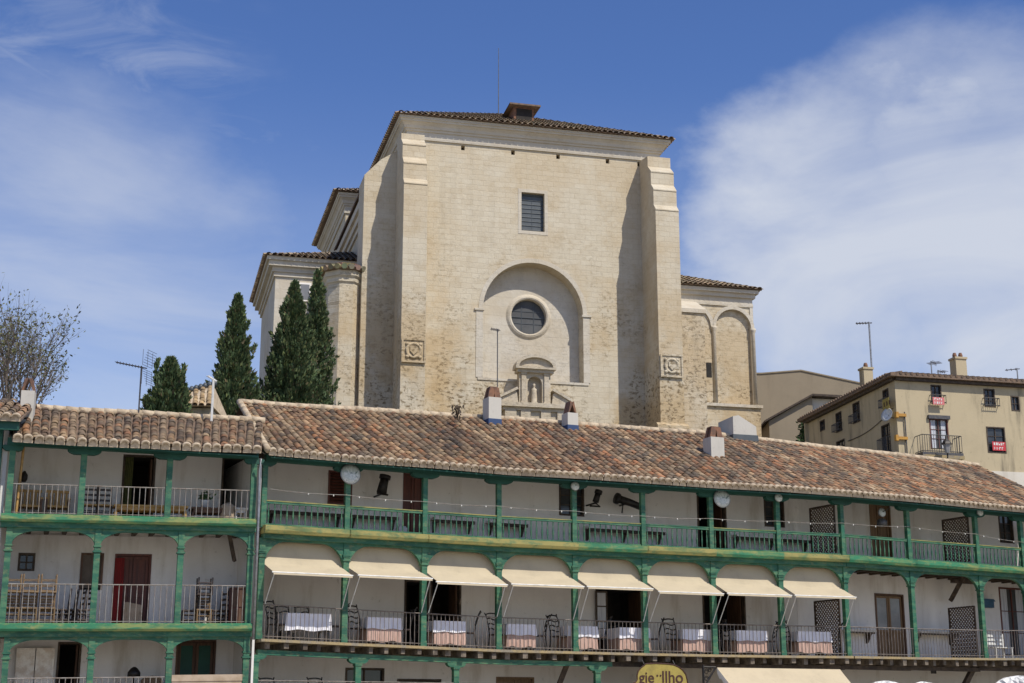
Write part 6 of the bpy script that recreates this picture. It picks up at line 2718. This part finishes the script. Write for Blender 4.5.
def put_ladder(kind, x, y, z, face, label, group, flip=False):
    rz = RZL + face
    p = FL @ Vector((x, y, z))
    if kind not in protos:
        c = ladder_chair(kind)
        protos[kind] = c
        move(c, tuple(p), rz)
        c['label'] = label
        c['group'] = group
    else:
        c = dup(protos[kind], tuple(p), rz, label, group)
    c.rotation_euler = (math.pi if flip else 0, 0, rz)
    return c


G1 = 'stacked wooden chairs on the middle left gallery'
for n_, (u, nm) in enumerate(((12, 'leftmost'), (29.5, 'middle'), (47.5, 'rightmost'))):
    x, _ = pl_l(u, 600, .5)
    put_ladder('pale', x, .5, L1 - .01, math.pi, 'pale ladder back chair at the foot of the %s tall chair stack' % nm, G1)
    # a second chair turned over on the seat of the first
    c = put_ladder('pale', x, .5, L1 + 1.27, 0, 'pale upturned chair riding on the %s tall chair stack' % nm, G1, True)
for n_, u in enumerate((61, 68, 75, 82)):
    x, _ = pl_l(u, 608, 1.1)
    put_ladder('black', x, 1.1, L1 - .01, math.pi / 2 + .1 * n_, 'dark chair in the close row by the grey shutter, %s from the left' % NTH[n_], 'dark chairs on the middle left gallery')
x, _ = pl_l(204, 600, .9)
put_ladder('pale', x, .9, L1 - .01, math.pi, 'pale chair below an upturned chair in the right arch', G1)
put_ladder('black', x, .9, L1 + 1.27, 0, 'dark upturned chair on top of the pale chair in the right arch', 'dark chairs on the middle left gallery', True)
for n_, u in enumerate((190, 217, 226)):
    x, _ = pl_l(u, 608, 1.2)
    put_ladder('black', x, 1.2, L1 - .01, math.pi * .5 + .3 * n_, 'dark chair %s in the right arch of the left house' % ('left of the tall pair', 'right of the tall pair', 'beside the brown cabinet')[n_], 'dark chairs on the middle left gallery')
# brown cabinet
x0, _ = pl_l(230.5, 600, .75)
x1, _ = pl_l(245.5, 600, .75)
cbn = thing('cabinet', 'brown wooden cabinet at the right end of the middle left gallery', 'cabinet', tuple(FL @ Vector(((x0 + x1) / 2, 1.4, L1))), 0)
m = MB()
m.box(FL, x0, x1, .65, 1.1, L1 - .01, L1 + .98)
m.build('carcass', M['red_wood'], cbn)
m = MB()
m.box(FL, x0 - .02, x1 + .02, .62, 1.12, L1 + .98, L1 + 1.01)
for a, b in ((x0 + .02, (x0 + x1) / 2 - .01), ((x0 + x1) / 2 + .01, x1 - .02)):
    m.box(FL, a, b, .63, .649, L1 + .06, L1 + .46)
    m.box(FL, a, b, .63, .649, L1 + .50, L1 + .94)
m.build('door', M['brown_wood'], cbn)
# beige board before the middle door
x0, _ = pl_l(125, 600, 1.8)
x1, _ = pl_l(142, 600, 1.8)
m = MB()
m.prism(FL, [(x0, L1 - .008), (x1, L1 - .008), (x1, L1 + .62), (x0 + .05, L1 + .70), (x0, L1 + .68)], 1.80, 1.84)
m.box(FL, x0 + .06, x1 - .06, 1.785, 1.80, L1 + .08, L1 + .55)
recentre(tag(m.build('leaning_board', M['beige']), 'beige board leaning at the red and brown door', 'board'))
# upper left: two slatted armchairs, two dark ladder chairs, benches, plant
def armchair(x, y, z, label):
    c = thing('slatted_armchair', label, 'armchair', tuple(FL @ Vector((x, y, z))), RZL, 'yellow wood armchairs on the upper left gallery')
    m = MB()
    m.box(ID, -.27, .27, -.24, .24, .36, .42)
    m.build('seat', M['yellow_wood'], c, local=True)
    m = MB()
    for k in range(6):
        m.box(ID, -.25 + .09 * k, -.19 + .09 * k, .20, .23, .42, .80)
    m.box(ID, -.29, .29, .19, .24, .80, .87)
    m.build('backrest', M['yellow_wood'], c, local=True)
    for s in (-1, 1):
        m = MB()
        m.box(ID, s * .29 - .03, s * .29 + .03, -.26, .24, .58, .62)
        m.build('armrest', M['yellow_wood'], c, local=True)
        for yy in (-.22, .21):
            m = MB()
            m.box(ID, s * .28 - .025, s * .28 + .025, yy - .025, yy + .025, 0, .58)
            m.build('leg', M['brown_wood'], c, local=True)
    return c


x, _ = pl_l(30, 500, 1.2)
armchair(x, 1.2, L2 - .01, 'yellow slatted armchair nearest the yellow pole')
x, _ = pl_l(57.5, 500, 1.2)
armchair(x, 1.2, L2 - .01, 'yellow slatted armchair next to the first upper left post')
for n_, u in enumerate((91, 104.5)):
    x, _ = pl_l(u, 500, 1.0)
    put_ladder('dark', x, 1.0, L2 - .01, math.pi, 'dark ladder back chair with yellow seat, %s of the two on the upper left gallery' % ('left', 'right')[n_], 'dark chairs with yellow seats')


def long_table(u0, u1, y, z, h, wood, label, name='long_table', d=.6):
    x0, _ = pl_l(u0, 508, y)
    x1, _ = pl_l(u1, 508, y)
    c = thing(name, label, 'table', tuple(FL @ Vector(((x0 + x1) / 2, y, z))), 0)
    m = MB()
    m.box(FL, x0, x1, y - d / 2, y + d / 2, z + h - .05, z + h)
    m.build('table_top', M[wood], c)
    m = MB()
    m.box(FL, x0 + .06, x1 - .06, y - d / 2 + .04, y + d / 2 - .04, z + h - .14, z + h - .051)
    m.build('apron', M[wood], c)
    for a in (x0 + .06, x1 - .06):
        for b in (y - d / 2 + .06, y + d / 2 - .06):
            m = MB()
            m.box(FL, a - .03, a + .03, b - .03, b + .03, z, z + h - .14)
            m.build('leg', M[wood], c)
    return c, (x0 + x1) / 2


long_table(113, 187, .75, L2 - .01, .42, 'yellow_wood', 'long low yellow table across the upper left gallery', 'low_table')
_, xt = long_table(190, 226, .9, L2 - .01, .42, 'brown_wood', 'dark brown low table carrying the potted plant', 'low_table')
long_table(233, 247, 1.0, L2 - .01, .46, 'white_wood', 'small pale table by the right upper doorway', 'side_table', .4)
x, _ = pl_l(205, 500, .9)
zt_ = L2 - .01 + .42
pt = thing('potted_plant', 'green plant in a white pot on the dark low table', 'plant', tuple(FL @ Vector((x, .9, zt_))))
m = MB()
m.lathe(FL @ Matrix.Translation((x, .9, 0)), [(.08, zt_), (.12, zt_ + .2), (.125, zt_ + .22), (.10, zt_ + .22)], 12)
m.build('pot', M['pot'], pt)
m = MB()
rgn = random.Random(8)
for k in range(90):
    a = rgn.uniform(0, 6.28)
    q = FL @ Vector((x + rgn.gauss(0, .07), .9 + rgn.gauss(0, .07), zt_ + .22 + abs(rgn.gauss(.06, .07))))
    leaf_quad(m, q, Vector((math.cos(a), math.sin(a), rgn.uniform(-.4, 1))), rgn.uniform(.08, .16), rgn, (.05, .10 * rgn.uniform(.6, 1.3), .03))
m.build('leaves', M['leaf'], pt)
x, _ = pl_l(228, 505, .7)
m = MB()
m.lathe(FL @ Matrix.Translation((x, .7, 0)), [(.20, L2 - .01), (.22, L2 + .12), (.17, L2 + .34), (.20, L2 + .46), (.12, L2 + .52), (.04, L2 + .56)], 10)
recentre(tag(m.build('covered_stool', M['beige']), 'beige draped stool right of the dark low table', 'stool'))
x, z = pl_l(24, 478, LDEP)
m = MB()
m.lathe(FL @ Matrix.Translation((x, LDEP - .10, 0)), [(.05, z - .12), (.085, z - .05), (.09, z + .06), (.03, z + .17)], 10)
m.box(FL, x - .02, x + .02, LDEP - .08, LDEP - .002, z - .03, z + .03)
recentre(tag(m.build('wall_lantern', M['black_iron']), 'small black wall lamp above the yellow armchairs', 'lantern'))
# lowest left gallery: dark lamp on a post and a round-topped chair back
x, z = pl_l(134, 672, 1.2)
lm = thing('floor_lamp', 'dark round headed lamp standing in the lowest left gallery', 'lamp', tuple(FL @ Vector((x, 1.2, L0))))
m = MB()
m.lathe(FL @ Matrix.Translation((x, 1.2, 0)), [(.14, L0 - .012), (.14, L0 + .03), (.02, L0 + .05), (.02, z - .12)], 10)
m.build('stand', M['black_iron'], lm)
m = MB()
m.lathe(FL @ Matrix.Translation((x, 1.2, 0)), [(.17, z - .12), (.16, z), (.09, z + .09), (.03, z + .13)], 12)
m.build('lamp_shade', M['black_iron'], lm)
x0, _ = pl_l(141, 680, 1.3)
x1, z1 = pl_l(163, 675.5, 1.3)
sf = thing('tan_settee', 'round backed tan settee in the lowest left gallery', 'settee', tuple(FL @ Vector(((x0 + x1) / 2, 1.3, L0))))
m = MB()
poly = [(x0, L0 + .4), (x0, z1 - .12), (x0 + .08, z1 - .04), ((x0 + x1) / 2, z1), (x1 - .08, z1 - .04), (x1, z1 - .12), (x1, L0 + .4)]
m.prism(FL, poly, 1.3, 1.4)
m.build('backrest', M['tan_wood'], sf)
m = MB()
m.box(FL, x0, x1, .85, 1.3, L0 + .28, L0 + .4)
m.build('seat', M['beige'], sf)
for a in (x0 + .04, x1 - .04):
    for b in (.9, 1.35):
        m = MB()
        m.box(FL, a - .03, a + .03, b - .03, b + .03, L0 - .01, L0 + .28)
        m.build('leg', M['tan_wood'], sf)

# ------------------------------------------------------------------ LOWEST MAIN GALLERY
m = MB()
for i in range(4):
    F, w = BAY[i], BW[i]
    m.tube([F @ Vector((.0, -.05, 2.72)), F @ Vector((w, -.05, 2.72))], .016, 4)
    n = int(w / .15)
    for k in range(n):
        x = w * (k + .5) / n
        m.tube([F @ Vector((x, -.05, 1.84)), F @ Vector((x, -.05, 2.72))], .01, 4, caps=False)
m.build('iron_railing', M['rail_rust'], house)
for n_, u in enumerate((270.5, 319)):
    i = bay_of(u)
    F = BAY[i]
    x, z = onf(F, u, 677, .6)
    place_chair(F, x, .6, z - 1.06, -math.pi / 2, 'black chair back showing above the lowest railing, %s of two' % ('left', 'right')[n_], 'black chairs of the restaurant gallery')
# yellow sign
F = BAY[4]
xc, zc = onf(BAY[5], 660, 685.5, -.42)
F = BAY[5]
sg = thing('hanging_sign', 'mustard yellow shaped sign board with dark brown lettering under the gallery', 'sign', tuple(F @ Vector((xc, -.42, zc))))
W_, H_ = .90, .62
out = [(-1.08, -.45), (-1.05, -.18), (-.98, -.02), (-.92, .05), (-.80, .09), (-.74, .16), (-.74, .28), (-.70, .40), (-.60, .50), (-.52, .55), (-.45, .60), (-.1, .615), (.3, .60), (.46, .58), (.62, .52), (.74, .44), (.84, .32), (.88, .18), (.90, .02), (.98, -.1), (1.05, -.25), (1.05, -.45)]
out = [(xc + a, zc + b * 1.02) for a, b in out] + [(xc + .9, zc - .6), (xc - .9, zc - .6)]
m = MB()
m.prism(F, out, -.44, -.40)
m.build('sign_board', M['yellow_sign'], sg)
m = MB()
for a, b in zip(out, out[1:] + out[:1]):
    m.tube([F @ Vector((a[0], -.445, a[1])), F @ Vector((b[0], -.445, b[1]))], .017, 5)
m.build('sign_border', M['sign_brown'], sg)


def text_mesh(s, size, mat_, par, Mx, name='lettering', ext=.006, bold=.004):
    cu = bpy.data.curves.new(name, 'FONT')
    cu.body = s
    cu.size = size
    cu.extrude = ext
    cu.offset = bold
    cu.align_x = 'CENTER'
    ob = bpy.data.objects.new('tmp', cu)
    C.objects.link(ob)
    dg = bpy.context.evaluated_depsgraph_get()
    me = bpy.data.meshes.new_from_object(ob.evaluated_get(dg))
    bpy.data.objects.remove(ob)
    me.transform(Mx)
    me.transform(WM[par.name].inverted())
    me.materials.clear()
    me.materials.append(mat_)
    o = bpy.data.objects.new(name, me)
    C.objects.link(o)
    o.parent = par
    return o


RX = Matrix.Rotation(R(90), 4, 'X')
for s, dx_, dz_, sz in (('gie', -.44, .08, .44), ('··', -.04, .14, .40), ('llho', .40, .08, .48)):
    text_mesh(s, sz, M['sign_brown'], sg, F @ Matrix.Translation((xc + dx_, -.448, zc + dz_)) @ RX)
m = MB()
for a in (-.5, .5):
    zj = lerp(zf1(5), zf1(6), (xc + a) / BW[5]) - .26
    m.tube([F @ Vector((xc + a, -.42, zc + .60)), F @ Vector((xc + a, -.30, zj + .04))], .014, 5)
m.build('hanger', M['dark_metal'], sg)

# big tan awning at the bottom
F = BAY[6]
G = BACK1
xa, za = onf(F, 717, 667.5, -.30)
xb, _ = onf(F, 840, 668.5, -.30)
zb = za - .62
yb = -1.75
aw = thing('awning', 'wide tan awning over the lowest floor near the bottom edge', 'awning', tuple(F @ Vector(((xa + xb) / 2, -.3, za))))
m = MB()
V = []
nu, nv = 16, 8
for j in range(nv + 1):
    t = j / nv
    for k in range(nu + 1):
        s = k / nu
        V.append(F @ Vector((lerp(xa, xb, s), lerp(-.30, yb, t), lerp(za, zb - .35, t) - .05 * math.sin(math.pi * t) + .012 * math.sin(s * 11) * t)))
m.mesh(V, [(j * (nu + 1) + k, j * (nu + 1) + k + 1, (j + 1) * (nu + 1) + k + 1, (j + 1) * (nu + 1) + k) for j in range(nv) for k in range(nu)], smooth=True)
m.build('canopy', M['awning'], aw)
m = MB()
V = []
for k in range(11):
    t = k / 10
    p0 = (lerp(-.30, yb, t), lerp(za, zb - .35, t))
    V += [F @ Vector((xa - .01, p0[0], p0[1])), F @ Vector((xa - .01, p0[0], p0[1] - .16 - .07 * abs(math.sin(k * 1.57))))]
m.mesh(V, [(2 * k, 2 * k + 2, 2 * k + 3, 2 * k + 1) for k in range(10)])
m.build('valance', M['parasol'], aw)
m = MB()
m.tube([F @ Vector((xa, yb, zb - .37)), F @ Vector((xb, yb, zb - .37))], .025, 6)
m.build('front_bar', M['white_metal'], aw)
m = MB()
for x in (xa + .05, xb - .05):
    m.tube([F @ Vector((x, yb, zb - .39)), F @ Vector((x, -.25, zb - .7)), F @ Vector((x, .2, zb - .7))], .018, 5)
m.build('arm', M['white_metal'], aw)
# wrought iron scroll bracket beside it
xq, zq = onf(F, 703, 666, -.3)
ib = thing('iron_bracket', 'black wrought iron scroll bracket between the yellow sign and the tan awning', 'bracket', tuple(F @ Vector((xq, -.3, zq))))
m = MB()
m.tube([F @ Vector((xq, -.30, zq + .04)), F @ Vector((xq, -.30, zq - .95))], .035, 5)
m.tube([F @ Vector((xq, -.30, zq - .03)), F @ Vector((xq + .42, -.30, zq - .03))], .03, 5)
m.tube([F @ Vector((xq, -.30, zq - .62)), F @ Vector((xq + .40, -.30, zq - .06))], .03, 5)
m.build('frame', M['black_iron'], ib)
m = MB()
for cx_, cz_, rr in ((.11, -.16, .085), (.22, -.12, .06), (.10, -.36, .075)):
    m.tube([F @ Vector((xq + cx_ + rr * (1 - k * .035) * math.cos(k * .55), -.30, zq + cz_ + rr * (1 - k * .035) * math.sin(k * .55))) for k in range(18)], .012, 4)
m.build('scroll', M['black_iron'], ib)
# little vent on the wall
x, z = onf(BACK2, 933, 671, GDEP)
m = MB()
rect_frame(m, BACK2, x - .10, x + .10, z - .09, z + .09, GDEP - .05, GDEP - .003, .025)
m.box(BACK2, x - .08, x + .08, GDEP - .02, GDEP - .004, z - .08, z + .08)
recentre(tag(m.build('wall_vent', M['dark_metal']), 'small square dark vent on the white wall at the bottom right', 'vent'))


# white bunched fabric tops at the bottom edge
def bunched(u, v, Y, w, h, label, seed):
    rgn = random.Random(seed)
    p = aty(u, v, Y)
    d = thing('folded_parasol', label, 'parasol', (p.x, p.y, -.1), 0, 'white bunched canvases at the bottom right')
    m = MB()
    m.tube([Vector((p.x, p.y, -.1)), Vector((p.x, p.y, p.z - .05))], .03, 8)
    m.build('pole', M['white_metal'], d)
    m = MB()
    N = 36
    V = []
    prof = [(.05, .0), (.32, -.03), (.62, -.10), (.86, -.22), (1.0, -.42), (.95, -.75), (.6, -1.0)]
    for j, (r, z) in enumerate(prof):
        for k in range(N):
            a = 2 * math.pi * k / N
            f = 1 + .12 * math.sin(5 * a + seed) + .10 * math.sin(11 * a + 2 * j) + rgn.uniform(-.05, .05)
            V.append(Vector((p.x + r * w * f * math.cos(a), p.y + r * w * f * math.sin(a), p.z + z * h * (1 + .10 * math.sin(7 * a + j)) + rgn.uniform(-.02, .02))))
    fs = [(j * N + k, j * N + (k + 1) % N, (j + 1) * N + (k + 1) % N, (j + 1) * N + k) for j in range(len(prof) - 1) for k in range(N)]
    fs += [tuple(range(N - 1, -1, -1)), tuple(range((len(prof) - 1) * N, len(prof) * N))]
    m.mesh(V, fs)
    m.build('canopy', M['parasol'], d)


bunched(885, 681, 46.0, .42, .35, 'white bunched canvas peeping over the bottom edge, leftmost of three', 1)
bunched(923, 682, 46.5, .36, .3, 'white bunched canvas peeping over the bottom edge, middle of three', 2)
bunched(1019, 676, 47.5, .75, .6, 'white bunched canvas at the bottom right corner, the largest of three', 3)
